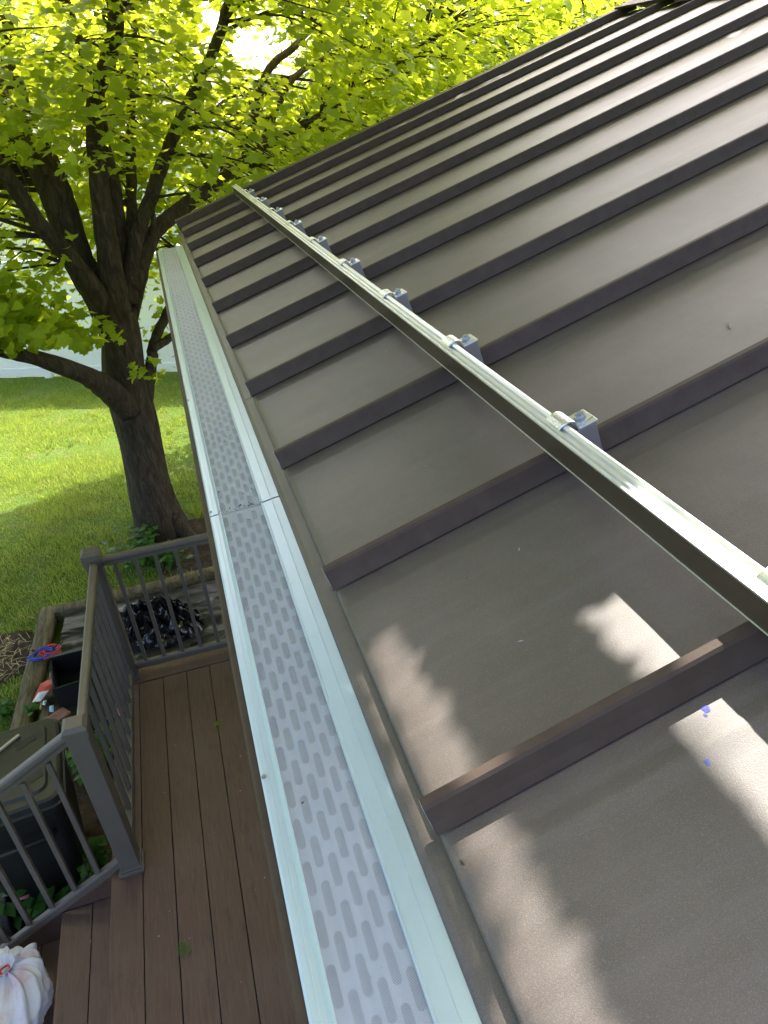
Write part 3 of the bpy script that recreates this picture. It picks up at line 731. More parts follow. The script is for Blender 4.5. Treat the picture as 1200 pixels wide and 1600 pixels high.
def sprig():
    m = MB(); base = Vector((0, 0, 0.004))
    m.tube([base, (0.03, 0.02, 0.006), (0.06, 0.03, 0.004)], 0.0012, 5)
    for i in range(28):
        t = i / 28; p = Vector((0.06 * t, 0.032 * t, 0.006)); a = 0.5 + (1 if i % 2 else -1) * 1.0
        q = p + Vector((math.cos(a), math.sin(a), 0.15)) * (0.044 * (1 - 0.55 * t))
        side = Vector((-math.sin(a), math.cos(a), 0)) * 0.0013; mid = (p + q) / 2 + Vector((0, 0, 0.003))
        i0 = len(m.v); m.v += [tuple(p), tuple(mid + side), tuple(q), tuple(mid - side)]; m.f.append((i0, i0+1, i0+2, i0+3))
    o = m.build('conifer_sprig', MAT['weed_leaf'], None); o.location = (-0.66, 1.87, DZ); o.rotation_euler = (0, 0, 1.2)
    tag(o, 'tiny dark green feathery sprig lying on the deck boards', 'sprig')
sprig()
def crumbs():
    m = MB()
    for i in range(38):
        x = random.uniform(-1.2, 0.0); y = random.uniform(1.2, 3.6); z = DZ if x > EDGE else T1
        if x < EDGE and y > 2.35: continue
        s_ = random.uniform(0.001, 0.0032); a = random.uniform(0, 3)
        m.box((-s_, -s_ * .5, 0.0005), (s_, s_ * .5, s_ * .5), Matrix.Translation((x, y, z)) @ Matrix.Rotation(a, 4, 'Z'))
    tag(m.build('crumbs', MAT['debris_pale'], None), 'pale crumbs of debris scattered on the deck', None, kind='stuff')
crumbs()

# ------------------------------------------------------------------ raised bed, plastic and clutter below the deck
def timber(name, p0, p1, w, h, zb, label, seed):
    p0, p1 = Vector((*p0, 0)), Vector((*p1, 0)); d = (p1 - p0); L = d.length; ang = math.atan2(d.y, d.x)
    m = MB(); n = 26; pr = []
    for k in range(12):
        a = 2 * math.pi * k / 12; ca, sa = math.cos(a), math.sin(a)
        pr.append((w / 2 * (abs(ca) ** 0.45) * (1 if ca > 0 else -1), h / 2 * (abs(sa) ** 0.45) * (1 if sa > 0 else -1)))
    for i in range(n + 1):
        for (a, b) in pr:
            k = 1 + 0.10 * mnoise.noise(Vector((i * 0.4, a * 20, b * 20 + seed)))
            m.v.append((L * i / n, a * k, b * k + h / 2))
    for i in range(n):
        for k in range(12): k2 = (k + 1) % 12; m.f.append((i*12+k, i*12+k2, (i+1)*12+k2, (i+1)*12+k))
    m.f += [tuple(range(12))[::-1], tuple(n*12 + k for k in range(12))]
    o = m.build(name, MAT['timber'], None, True); o.location = (p0.x, p0.y, zb); o.rotation_euler = (0, 0, ang)
    return tag(o, label, 'timber', 'landscape timbers edging the bed')
timber('landscape_timber', (-1.62, 5.40), (1.0, 5.52), 0.11, 0.14, GZ - 0.02, 'weathered timber along the far side of the bed, nearest the tree trunk', 1)
timber('landscape_timber', (-1.66, 5.46), (-1.78, 3.0), 0.13, 0.14, GZ - 0.02, 'weathered mossy timber edging the lawn on the left side of the bed', 2)
timber('landscape_timber', (-1.54, 4.62), (-1.62, 3.3), 0.09, 0.12, GZ - 0.02, 'shorter inner timber beside the red packet, running under the black bin', 3)
def film_h(x, y):
    return GZ + 0.085 + 0.035 * mnoise.noise(Vector((x * 2.0, y * 3.1, 1))) + 0.022 * mnoise.noise(Vector((x * 3, y * 9, 5))) + 0.010 * abs(mnoise.noise(Vector((x * 9, y * 24, 7))))
m = MB(); m.grid(lambda a, b: (lambda x, y: (x + 0.03 * mnoise.noise(Vector((y * 3, 0, 2))), y, film_h(x, y) + 0.015 * (abs(a - .5) * 2) ** 6))(-1.52 + a * 2.1, 3.95 + b * 1.40), 120, 110)
tag(m.build('plastic_sheet', MAT['black_film'], None, True), 'wrinkled black plastic sheet covering the bed beyond the deck', 'plastic sheet')
def crumple():
    # heap of crushed film: ridged, sharply folded surface
    m = MB(); nx, ny = 84, 70
    def f(a, b):
        x = (a - .5); y = (b - .5); r = math.sqrt(x * x + y * y) * 2
        env = max(0, 1 - r ** 2.0)
        p = Vector((x * 7, y * 7, 0))
        ridg = 1 - abs(mnoise.noise(p)) * 2.2; r2 = 1 - abs(mnoise.noise(p * 2.3 + Vector((5, 1, 2)))) * 2.2; r3 = 1 - abs(mnoise.noise(p * 4.6 + Vector((9, 3, 2)))) * 2.0
        h = env ** 0.6 * (0.10 + 0.10 * ridg + 0.07 * r2 + 0.035 * r3)
        return (x * 0.74 + 0.05 * mnoise.noise(p * 1.7 + Vector((3, 3, 3))), y * 0.52 + 0.05 * mnoise.noise(p * 1.7 + Vector((8, 3, 3))), max(-0.02, h))
    m.grid(f, nx, ny)
    o = m.build('crumpled_film', MAT['shiny_film'], None); o.location = (-0.80, 4.84, GZ + 0.07); o.rotation_euler = (0, 0, -0.25)
    tag(o, 'shiny heap of crumpled black plastic behind the far railing', 'plastic film')
crumple()
def bungee(name, mat, seed, cx, cy, label, nloop):
    r_ = random.Random(seed); e = empty(name, (cx, cy, GZ + 0.12)); tag(e, label, 'cord', 'tangled elastic cords on the timber')
    pts = []; n = nloop * 9
    for i in range(n):
        a = 2 * math.pi * i / 9 * (0.9 + 0.03 * nloop) + seed; rr = 0.085 * (0.55 + 0.5 * r_.random())
        pts.append((rr * math.cos(a) * 1.1 + 0.02 * r_.uniform(-1, 1), rr * math.sin(a) * 0.8 + 0.02 * r_.uniform(-1, 1), 0.012 + 0.03 * r_.random()))
    cp = catmull(pts, 7); MB().tube(cp, 0.0052, 7).build('cord', MAT[mat], e, True)
    for p, q in ((cp[0], cp[3]), (cp[-1], cp[-4])):
        d = Vector(p) - Vector(q); d = d.normalized(); p = Vector(p)
        hk = [p, p + d * 0.02, p + d * 0.035 + Vector((0.008, 0.004, 0.006)), p + d * 0.030 + Vector((0.018, 0.010, 0.010))]
        MB().tube(hk, 0.0062, 6).build('hook', MAT['black_rubber'], e, True)
bungee('bungee_cord', 'blue_cord', 3, -1.63, 4.78, 'blue elastic cord in the tangle on the mossy timber', 3)
bungee('bungee_cord', 'red_cord', 8, -1.57, 4.80, 'red elastic cord in the tangle on the mossy timber', 3)
def packet():
    e = tag(empty('torn_packet', (-1.575, 4.33, GZ + 0.115), (0, 0, 0.5)), 'torn red and white packet on the inner timber below the railing', 'packet')
    def sheet(pts, mat, nm):
        m = MB(); c = sum((Vector(p) for p in pts), Vector()) / len(pts) + Vector((0, 0, 0.012)); m.v.append(tuple(c)); m.v += [tuple(p) for p in pts]
        n = len(pts)
        for i in range(n): m.f.append((0, 1 + i, 1 + (i + 1) % n))
        o = m.build(nm, MAT[mat], e); s_ = o.modifiers.new('thick', 'SOLIDIFY'); s_.thickness = 0.0015
    sheet([(-0.09, 0.0, 0.02), (-0.03, -0.05, 0.03), (0.10, 0.02, 0.05), (0.13, 0.10, 0.03), (0.02, 0.09, 0.05)], 'red_card', 'red_flap')
    sheet([(-0.095, -0.03, 0.035), (-0.05, -0.06, 0.03), (0.03, -0.03, 0.055), (-0.03, 0.0, 0.06)], 'white_card', 'white_panel')
    sheet([(-0.07, -0.10, 0.02), (-0.02, -0.13, 0.01), (0.03, -0.08, 0.03), (-0.02, -0.06, 0.045)], 'box_black', 'dark_panel')
    sheet([(-0.06, -0.11, 0.034), (-0.045, -0.125, 0.03), (-0.02, -0.10, 0.04), (-0.04, -0.09, 0.045)], 'white_card', 'white_panel')
    sheet([(-0.05, -0.19, 0.015), (-0.03, -0.21, 0.01), (-0.005, -0.17, 0.03), (-0.03, -0.155, 0.03)], 'blue_card', 'blue_panel')
packet()
def blackbox():
    e = tag(empty('black_box', (-1.36, 4.36, GZ + 0.08), (0, 0, 0.12)), 'open black box standing on the plastic sheet next to the red packet', 'box')
    m = MB(); w, d, h, t_ = 0.13, 0.17, 0.20, 0.008
    m.box((-w, -d, 0), (w, -d + t_, h)); MB
    m.build('front_wall', MAT['box_black'], e)
    MB().box((-w, d - t_, 0), (w, d, h * 1.15)).build('back_wall', MAT['box_black'], e)
    MB().box((-w, -d + t_, 0.0), (-w + t_, d - t_, h)).build('side_wall', MAT['box_black'], e)
    MB().box((w - t_, -d + t_, 0.0), (w, d - t_, h)).build('side_wall', MAT['box_black'], e)
    MB().box((-w + t_, -d + t_, 0.0), (w - t_, d - t_, 0.006)).build('base', MAT['box_black'], e)
    m = MB(); m.quad((-w, d - 0.004, h * 1.15), (w, d - 0.004, h * 1.15), (w + 0.02, d - 0.12, h * 1.15 + 0.05), (-w - 0.01, d - 0.10, h * 1.15 + 0.06)); o = m.build('flap', MAT['box_black'], e)
    s_ = o.modifiers.new('thick', 'SOLIDIFY'); s_.thickness = 0.004
blackbox()
o = MB().box((-0.095, -0.045, 0), (0.095, 0.045, 0.055)).build('broken_brick', MAT['brick_clay'], None, bevel=0.006); o.location = (-1.50, 4.09, GZ + 0.06); o.rotation_euler = (0.06, 0.1, 0.7)
tag(o, 'small reddish broken brick lying below the red packet', 'brick')
o = MB().tube([(0, 0, 0), (0.004, 0.0, 0.25), (-0.002, 0.003, 0.5)], [0.006, 0.006, 0.004], 8).build('plant_stake', MAT['green_stake'], None, True); o.location = (-0.27, 4.50, GZ + 0.07); o.rotation_euler = (0.1, 0.02, 0)
tag(o, 'thin bright green stake stuck through the plastic beyond the far railing', 'stake')
def wheelbin():
    e = tag(empty('storage_bin', (-1.43, 2.96, GZ), (0, 0, 0.10)), 'black moulded plastic bin with slotted lid beside the stair railing', 'bin')
    z0, z1 = 0.02, 0.74
    def rr(hx, hy, r, n=5):
        pts = []
        for cx, cy, a0 in ((hx - r, hy - r, 0), (-hx + r, hy - r, 90), (-hx + r, -hy + r, 180), (hx - r, -hy + r, 270)):
            for i in range(n + 1): a = math.radians(a0 + 90 * i / n); pts.append((cx + r * math.cos(a), cy + r * math.sin(a)))
        return pts
    def loft(levels, nm, mat, bev=0.0):
        m = MB(); L = [rr(hx, hy, r) for z, hx, hy, r in levels]; n = len(L[0])
        for (z, *_), pts in zip(levels, L): m.v += [(x, y, z) for x, y in pts]
        for k in range(len(L) - 1):
            for i in range(n): j = (i + 1) % n; m.f.append((k*n+i, k*n+j, (k+1)*n+j, (k+1)*n+i))
        m.f += [tuple(range(n))[::-1], tuple((len(L)-1)*n + i for i in range(n))]
        return m.build(nm, mat, e, bevel=bev)
    loft([(z0, 0.17, 0.22, 0.05), (0.35, 0.21, 0.25, 0.06), (z1, 0.24, 0.275, 0.06)], 'body', MAT['bin_plastic'])
    loft([(z1, 0.265, 0.30, 0.07), (z1 + 0.045, 0.272, 0.307, 0.07), (z1 + 0.050, 0.262, 0.297, 0.065), (z1 + 0.085, 0.258, 0.293, 0.06), (z1 + 0.094, 0.245, 0.28, 0.06), (z1 + 0.096, 0.205, 0.24, 0.05), (z1 + 0.110, 0.195, 0.23, 0.05)], 'lid', MAT['bin_plastic'], 0.002)
    zt = z1 + 0.1105
    for x, y, a in ((0.10, 0.13, 0.5), (0.10, -0.02, 0.5), (0.13, -0.14, 0.45), (-0.10, 0.13, -0.3), (-0.10, 0.03, -0.3), (-0.12, -0.12, -0.3)):
        M = Matrix.Translation((x, y, zt)) @ Matrix.Rotation(a, 4, 'Z')
        s_ = MB().prism([(-0.055, -0.022), (0.050, -0.026), (0.060, 0.016), (-0.045, 0.024)], -0.012, 0.0012, 'z', M=M); s_.build('slot', MAT['slot_shade'], e)  # slots are flat dark pieces; the shade inside them is put into the colour
    for x in (-0.2, 0.2):
        w = MB(); M = Matrix.Translation((x, -0.24, 0.11)) @ Matrix.Rotation(math.pi / 2, 4, 'Y')
        w.prism([(0.11 * math.cos(q * math.pi / 14), 0.11 * math.sin(q * math.pi / 14)) for q in range(28)], -0.02, 0.02, 'z', M=M)
        w.build('wheel', MAT['black_rubber'], e, bevel=0.008)
    w = MB().tube([(-0.17, -0.29, 0.62), (-0.17, -0.34, 0.64), (0.17, -0.34, 0.64), (0.17, -0.29, 0.62)], 0.014, 8); w.build('handle', MAT['bin_plastic'], e, True)
wheelbin()
o = MB().prism([(0, 0), (0.34, 0.0), (0.34, 0.011), (0, 0.013)], 0, 0.014, 'y').build('wooden_stick', MAT['stick_wood'], None, bevel=0.002); o.location = (-1.62, 2.92, GZ + 0.855); o.rotation_euler = (0, 0, 0.75)
tag(o, 'pale wooden strip lying across the black bin lid', 'stick')
def weed(loc, n, h, spread, label, seed, size=0.05):
    r_ = random.Random(seed); e = tag(empty('weed', loc), label, 'weed', 'weeds around the deck')
    stem = MB(); V = []; T = []
    for i in range(n):
        a = r_.uniform(0, 6.28); rr = spread * math.sqrt(r_.random()); hh = h * r_.uniform(0.4, 1.0)
        tip = Vector((rr * math.cos(a), rr * math.sin(a), hh)); b = tip * 0.25; b.z = 0
        stem.tube([b * 0.6, (b + tip) / 2 + Vector((0, 0, hh * 0.1)), tip], [0.003, 0.002, 0.001], 5)
        for k in range(7):
            t_ = 0.35 + 0.65 * k / 6; p = b * (1 - t_) + tip * t_; aa = r_.uniform(0, 6.28); s_ = size * r_.uniform(0.6, 1.2)
            d = Vector((math.cos(aa), math.sin(aa), r_.uniform(-0.2, 0.5))).normalized(); w = d.cross(Vector((0, 0, 1))).normalized() * s_ * 0.36
            base = len(V); V += [p, p + d * s_ * .45 + w, p + d * s_ - Vector((0, 0, s_ * .25)), p + d * s_ * .45 - w, p + d * s_ * 0.5 + Vector((0, 0, -s_ * .06))]
            T += [(base, base+1, base+4), (base+1, base+2, base+4), (base+2, base+3, base+4), (base+3, base, base+4)]
    stem.build('stem', MAT['weed_leaf'], e)
    link_mesh('leaves', fast_mesh('leaves', [tuple(v) for v in V], T, MAT['weed_leaf']), e)
weed((-0.95, 6.05, GZ), 34, 0.30, 0.26, 'leafy green weeds at the foot of the tree trunk, behind the far railing', 1, 0.08)
weed((-0.70, 5.85, GZ), 20, 0.22, 0.22, 'smaller weed patch between the tree trunk and the far timber', 2, 0.07)
weed((-1.45, 2.78, GZ), 26, 0.30, 0.20, 'broad green weeds under the stair railing below the black bin', 3, 0.085)
weed((-1.23, 2.83, GZ), 18, 0.26, 0.14, 'green weeds under the stair railing beside the near post', 4, 0.07)
weed((-1.20, 3.70, GZ), 24, 0.26, 0.24, 'bright green weeds seen between the side balusters', 5, 0.07)
weed((-1.66, 4.22, GZ + 0.09), 6, 0.07, 0.05, 'tiny moss tuft on the timbers below the red packet', 6, 0.04)
weed((-1.86, 4.35, GZ), 10, 0.14, 0.08, 'pale green weed in the grass left of the mossy timber', 7, 0.06)
for i, (x, y, z, lab) in enumerate(((-0.93, 3.42, DZ + 0.03, 'pink petal caught on the side railing near the deck edge'), (-1.06, 3.82, GZ + 0.2, 'pink flower petal among the weeds left of the deck'), (-1.47, 2.62, GZ + 0.28, 'coral pink petal in the weeds below the bin'))):
    m = MB(); m.grid(lambda a, b: ((a - .5) * 0.045 * math.sin(math.pi * min(1, b * .9 + .08)), (b - .5) * 0.06, 0.012 * math.cos((a - .5) * 2.5) + 0.01 * b), 6, 8)
    o = m.build('petal', MAT['pink_petal'], None, True); o.location = (x, y, z); o.rotation_euler = (0.5, 0.3, i * 1.3); tag(o, lab, 'petal')
for i, (x, y, lab) in enumerate(((-0.20, 5.02, 'dead brown leaf on the plastic sheet, nearer the gutter'), (-0.12, 5.12, 'curled dead leaf on the plastic sheet by the far timber'))):
    single_leaf('dead_leaf', (x, y, film_h(x, y) + 0.02), 0.11, (0.3, 0.2, i * 2.0), 'dead_leaf', lab, 'leaf')

# ------------------------------------------------------------------ trees
def leaf_batch(centers, sizes, normals, yaw, outline, folds=True):
    """numpy: one small lobed leaf per centre"""
    n = len(centers); O = np.array([(0.0, 0.30)] + outline, float); k = len(O)
    Z = 0.13 * np.abs(O[:, 0]) - 0.16 * (O[:, 1] - 0.2) ** 2
    nz = normals / np.linalg.norm(normals, axis=1, keepdims=True)
    t = np.stack([np.cos(yaw), np.sin(yaw), np.zeros(n)], 1)
    ty = t - nz * np.sum(t * nz, 1, keepdims=True); ty /= np.linalg.norm(ty, axis=1, keepdims=True)
    tx = np.cross(ty, nz)
    fx = rng.uniform(0.85, 1.12, n)
    V = (centers[:, None, :] + sizes[:, None, None] * (O[None, :, 0:1] * fx[:, None, None] * tx[:, None, :] + (O[None, :, 1:2] - 0.45) * ty[:, None, :] + (Z * 1.9)[None, :, None] * rng.uniform(-0.4, 1.6, n)[:, None, None] * nz[:, None, :]))
    m = k - 1; f = np.array([(0, 1 + i, 1 + (i + 1) % m) for i in range(m)])
    T = (np.arange(n) * k)[:, None, None] + f[None]
    return V.reshape(-1, 3), T.reshape(-1, 3)
SIMPLE = [(0.0, 0.0), (0.45, 0.12), (0.42, 0.58), (0.0, 1.0), (-0.42, 0.58), (-0.45, 0.12)]
def build_tree(name, limbs, clumps, leaf_mat_, label, cat, base, leaf_size, per, group=None, lobed=None, keep=None, bark='bark', ring=12, spread=0.34, twig_r=0.006):
    root = tag(empty(name, base), label, cat, group); B = Vector(base)
    m = MB(); nodes = []
    for key, pl in limbs.items():
        pts = catmull([p[:3] for p in pl], 6); rad = np.interp(np.linspace(0, 1, len(pts)), np.linspace(0, 1, len(pl)), [p[3] for p in pl])
        for i in range(len(pts)):                     # slight wander
            if i > 2 and rad[i] < 0.15: pts[i] = pts[i] + 0.012 * np.array([mnoise.noise(Vector((i * .7, len(key), 1))), mnoise.noise(Vector((i * .7, 3, len(key)))), 0])
        m.tube([tuple(np.array(p) - np.array(base)) for p in pts], list(rad), 20 if key == 'trunk' else ring, wob=0.22 if rad[0] > 0.1 else 0.12)
        for p, r in zip(pts, rad): nodes.append((p, r))
    NP = np.array([p for p, r in nodes]); NR = np.array([r for p, r in nodes])
    tw = MB(); C, SZ, NM, YW, LB = [], [], [], [], []
    for ci, c in enumerate(clumps):
        spr = c[3] if len(c) > 3 else spread; c = np.array(c[:3], float); d = np.linalg.norm(NP - c, axis=1); d2 = d + np.where(NP[:, 2] > c[2] + 0.3, 0.8, 0) + np.where(NR > 0.13, 0.6, 0); j = int(np.argmin(d2))
        a = NP[j]; mid = (a + c) / 2 + np.array([0, 0, 0.10 * d[j]]) + rng.normal(0, 0.05, 3) * min(1, d[j])
        path = catmull([a, mid, c], 4); r0 = min(NR[j] * 0.6, twig_r * (1 + 1.2 * d[j]))
        pm = project(mid); gapped = pm and any(((pm[0] - gx) / rx) ** 2 + ((pm[1] - gy) / ry) ** 2 < 1.6 for gx, gy, rx, ry in SKYGAP)
        if d[j] < 2.6 and not gapped and not (keep is not None and any(q_[1] < 5.0 and lit_gap(q_) for q_ in catmull([a, mid, c], 9))): tw.tube([tuple(np.array(p) - np.array(base)) for p in path], list(np.linspace(r0, 0.0025, len(path))), 5, caps=False)
        out = c - np.array([base[0], base[1], base[2] + 3]); out /= np.linalg.norm(out) + 1e-6
        nl = int(per * rng.uniform(0.7, 1.3))
        q = rng.normal(0, 1, (nl, 3)) * np.array([spr, spr, spr * 0.42]); q[:, 2] -= 0.25 * (q[:, 0] ** 2 + q[:, 1] ** 2) / spr
        for p in q:
            C.append(c + p); SZ.append(leaf_size * rng.uniform(0.62, 1.22)); NM.append(np.array([0, 0, 1.0]) + rng.normal(0, 0.42, 3) + 0.35 * out); YW.append(math.atan2(p[1] + .5 * out[1], p[0] + .5 * out[0]) + rng.normal(0, 0.7))
            LB.append(lobed(c) if lobed else True)
    C = np.array(C); SZ = np.array(SZ); NM = np.array(NM); YW = np.array(YW); LB = np.array(LB)
    if keep is not None:
        k = np.array([keep(p) for p in C]); C, SZ, NM, YW, LB = C[k], SZ[k], NM[k], YW[k], LB[k]
    trunk = m.build('trunk', MAT[bark], root, True)
    tw.build('twigs', MAT[bark], root, True)
    V, T = [], []; off = 0
    for sel, ol in ((LB, LEAF), (~LB, SIMPLE)):
        if sel.any():
            v, t_ = leaf_batch(C[sel] - np.array(base), SZ[sel], NM[sel], YW[sel], ol); V.append(v); T.append(t_ + off); off += len(v)
    crown = link_mesh('crown', fast_mesh('crown', np.concatenate(V), np.concatenate(T), MAT[leaf_mat_]), root)
    print(name, 'leaves', len(C))
    return root
LIMBS = {
'trunk':[(-0.7, 6.55, -3.25, 0.34), (-0.70, 6.55, -3.0, 0.262), (-0.70, 6.55, -2.8, 0.225), (-0.70, 6.55, -2.48, 0.198), (-0.70, 6.55, -2.08, 0.188), (-0.69, 6.55, -1.75, 0.192), (-0.67, 6.55, -1.45, 0.190), (-0.62, 6.55, -1.11, 0.165), (-0.57, 6.55, -0.85, 0.13)],
'root_a':[(-0.78, 6.45, -2.88, 0.10), (-0.92, 6.28, -3.03, 0.06), (-1.1, 6.15, -3.10, 0.03)],
'root_b':[(-0.58, 6.45, -2.88, 0.10), (-0.44, 6.28, -3.04, 0.06), (-0.25, 6.1, -3.10, 0.03)],
'low_left':[(-0.71, 6.45, -1.71, 0.125), (-0.82, 6.22, -1.4, 0.098), (-0.95, 5.99, -1.18, 0.068), (-1.17, 5.76, -0.96, 0.052), (-1.36, 5.53, -0.8, 0.04), (-1.5, 5.3, -0.63, 0.029)],
'left_a':[(-0.63, 6.55, -1.17, 0.155), (-0.69, 6.6, -0.79, 0.135), (-0.79, 6.65, -0.47, 0.126), (-0.82, 6.7, -0.12, 0.134), (-0.86, 6.75, 0.25, 0.125), (-0.98, 6.8, 0.57, 0.098), (-1.12, 6.85, 0.91, 0.086), (-1.36, 6.95, 1.7, 0.07), (-1.9, 7.2, 3.0, 0.05), (-2.4, 7.6, 4.4, 0.02)],
'left_b':[(-0.67, 6.5, -0.82, 0.096), (-0.81, 6.35, -0.41, 0.075), (-0.95, 6.2, -0.09, 0.062), (-1.07, 6.05, 0.3, 0.058), (-1.4, 5.8, 0.9, 0.046), (-2.2, 5.3, 2.0, 0.03), (-3.0, 4.9, 2.7, 0.012)],
'left_c':[(-0.88, 6.85, 0.2, 0.082), (-0.91, 6.94, 0.52, 0.06), (-0.91, 7.03, 0.86, 0.049), (-0.87, 7.11, 1.24, 0.045), (-0.9, 7.5, 2.6, 0.035), (-0.8, 8.3, 4.2, 0.015)],
'mid':[(-0.62, 6.55, -1.06, 0.132), (-0.56, 6.51, -0.53, 0.105), (-0.5, 6.48, -0.04, 0.08), (-0.43, 6.44, 0.38, 0.067), (-0.34, 6.41, 0.69, 0.06), (-0.2, 6.37, 0.91, 0.058), (-0.08, 6.34, 1.2, 0.055), (0.05, 6.25, 2.2, 0.05), (0.25, 6.1, 4.0, 0.035), (0.3, 6.2, 6.0, 0.012)],
'mid_b':[(-0.57, 6.6, -0.97, 0.099), (-0.47, 6.66, -0.46, 0.069), (-0.39, 6.72, 0.06, 0.062), (-0.38, 6.78, 0.34, 0.046), (-0.36, 6.84, 0.86, 0.038), (-0.6, 6.6, 2.4, 0.03), (-1.2, 5.6, 4.2, 0.012)],
'mid_c':[(-0.43, 6.6, -0.66, 0.07), (-0.31, 6.8, -0.2, 0.048), (-0.2, 7.0, 0.27, 0.042), (-0.09, 7.2, 0.67, 0.032), (0.03, 7.4, 1.08, 0.028), (0.3, 8.2, 2.6, 0.012)],
'right_a':[(-0.49, 6.55, -0.81, 0.081), (-0.32, 6.61, -0.37, 0.063), (-0.12, 6.66, -0.05, 0.057), (0.05, 6.72, 0.21, 0.052), (0.23, 6.78, 0.47, 0.046), (0.4, 6.83, 0.68, 0.043), (0.68, 6.89, 1.05, 0.040), (0.91, 6.9, 1.54, 0.036), (1.5, 6.6, 3.0, 0.025), (2.3, 6.0, 4.4, 0.010)],
'over_roof':[(0.05, 6.25, 2.2, 0.045), (0.7, 5.4, 3.0, 0.038), (1.4, 4.3, 3.6, 0.028), (2.0, 3.3, 3.9, 0.012)],
'over_deck':[(-0.08, 6.34, 1.2, 0.045), (-0.3, 5.2, 2.3, 0.036), (-0.5, 3.9, 3.0, 0.025), (-0.4, 2.8, 3.3, 0.010)],
'over_eave':[(-0.3, 5.2, 2.3, 0.040), (0.45, 3.7, 2.35, 0.040), (0.90, 2.7, 2.1, 0.042), (0.955, 2.0, 2.0, 0.042), (0.945, 1.0, 2.0, 0.034)],
'right_b':[(-0.42, 6.55, -0.71, 0.07), (-0.18, 6.68, -0.35, 0.064), (0.05, 6.8, -0.21, 0.065), (0.33, 6.92, -0.08, 0.061), (0.71, 7.05, 0.1, 0.05), (1.05, 7.18, 0.27, 0.04), (1.5, 7.3, 0.4, 0.029), (2.6, 7.5, 0.9, 0.012)],
'right_c':[(-0.61, 6.5, -1.87, 0.058), (-0.44, 6.58, -1.41, 0.051), (-0.35, 6.66, -1.19, 0.045), (-0.2, 6.74, -1.0, 0.04), (-0.03, 6.82, -0.71, 0.034), (0.13, 6.9, -0.53, 0.018)],
'right_d':[(-0.39, 6.55, -1.24, 0.034), (-0.24, 6.68, -1.21, 0.034), (-0.06, 6.8, -1.13, 0.012)],
'right_e':[(-0.52, 6.55, -1.05, 0.036), (-0.29, 6.6, -0.58, 0.032), (-0.16, 6.65, -0.3, 0.027), (-0.1, 6.7, -0.01, 0.012)],
'right_f':[(0.73, 7.15, 0.09, 0.04), (1.08, 7.47, 0.74, 0.034), (1.43, 7.73, 0.96, 0.029), (1.89, 8.0, 1.26, 0.014)],
'right_g':[(0.85, 7.15, 0.13, 0.034), (1.3, 7.6, 0.66, 0.029), (1.71, 8.0, 0.84, 0.025), (2.22, 8.4, 1.01, 0.012)],
}
def sun_on_roof(P):
    """where the leaf's shadow would fall on the roof plane"""
    p = to_roof(P); s_ = to_roof(SUNV); t_ = p[2] / s_[2]
    return p[0] - s_[0] * t_, p[1] - s_[1] * t_
def sun_on_ground(P):
    t_ = (P[2] - GZ) / SUNV.z; return P[0] - SUNV.x * t_, P[1] - SUNV.y * t_
def lit_gap(P):
    """crown gaps that let the sun through to the places that are sunlit"""
    if P[2] > 0.55 and P[1] < 5.0:
        u, v = sun_on_roof(P)
        if -0.038 < u < 0.106 and -0.6 < v < 0.70: return True
        if 0.195 < u < 0.36 and 0.22 < v < 0.36: return True
        if 0.205 < u < 0.35 and 0.36 <= v < 0.58: return True
    x, y = sun_on_ground(P)
    w = 0.28 * mnoise.noise(Vector((x * 1.3, y * 1.3, 4))) + 0.1 * mnoise.noise(Vector((x * 4, y * 4, 4)))
    lo = 7.55 + (x + 2.35) * 0.46 + w
    if -4.6 < x < 0.6 and lo < y < 13:
        band = 9.7 + (x + 2.35) * 0.1 + w
        if abs(y - band) < 0.55 and mnoise.noise(Vector((x * 1.1, y * 3.5, 9))) > -0.15: return False
        return True
    return False
SKYGAP = ((415, 78, 58, 38), (470, 122, 26, 18), (335, 28, 24, 14))
def clump_ok(c, margin=40):
    p = project(c)
    if p is None: return True
    x, y, d = p
    infr = -margin < x < 1200 + margin and -margin < y < 1600 + margin
    if not infr: return True
    for gx, gy, rx, ry in SKYGAP:
        if ((x - gx) / (rx + 16)) ** 2 + ((y - gy) / (ry + 12)) ** 2 < 1: return False
    if c[1] < 5.0 and x > 225: return False
    if x > 300 and y > 345 - (x - 272) * 0.48 + 60: return False
    if c[1] < 7.2 and 90 < x < 345 and 235 < y < 620: return rng.random() < 0.05
    if c[1] < 6.9 and 60 < x < 330 and 120 < y <= 235: return rng.random() < 0.75
    if x < 110 and 235 < y < 390 and c[1] < 6.9: return rng.random() < 0.3
    if y > 430 and x > 195: return rng.random() < 0.10
    if y > 470: return False
    return True
clumps = []
# upper crown
n = 0
while n < 900:
    q = rng.normal(0, 1, 3); q /= np.linalg.norm(q); r = rng.uniform(0.35, 1.0) ** 0.55
    c = np.array([-0.5, 6.2, 2.4]) + q * r * np.array([5.1, 5.3, 4.4])
    if c[2] < 1.3 + max(0, c[0] - 1.0) * 0.9: continue
    if c[1] > 6.2 and rng.random() < 0.93: continue
    if c[1] > 5.2 and rng.random() < 0.5: continue
    if not clump_ok(c): continue
    clumps.append(c); n += 1
# lower, visible crown
n = 0
while n < 860:
    c = np.array([rng.uniform(-3.6, 4.2), rng.uniform(5.0, 10.2), rng.uniform(-1.0, 1.9)])
    e_ = ((c[0] + 0.5) / 4.8) ** 2 + ((c[1] - 6.3) / 4.3) ** 2
    if e_ > 1: continue
    edge = -0.35 + 0.25 * mnoise.noise(Vector((c[0], c[1], 2)))
    if c[2] < edge and rng.random() < 0.85: continue
    p = project(c)
    if p and p[0] > 640 and c[1] < 6: continue
    if not clump_ok(c): continue
    clumps.append(c); n += 1
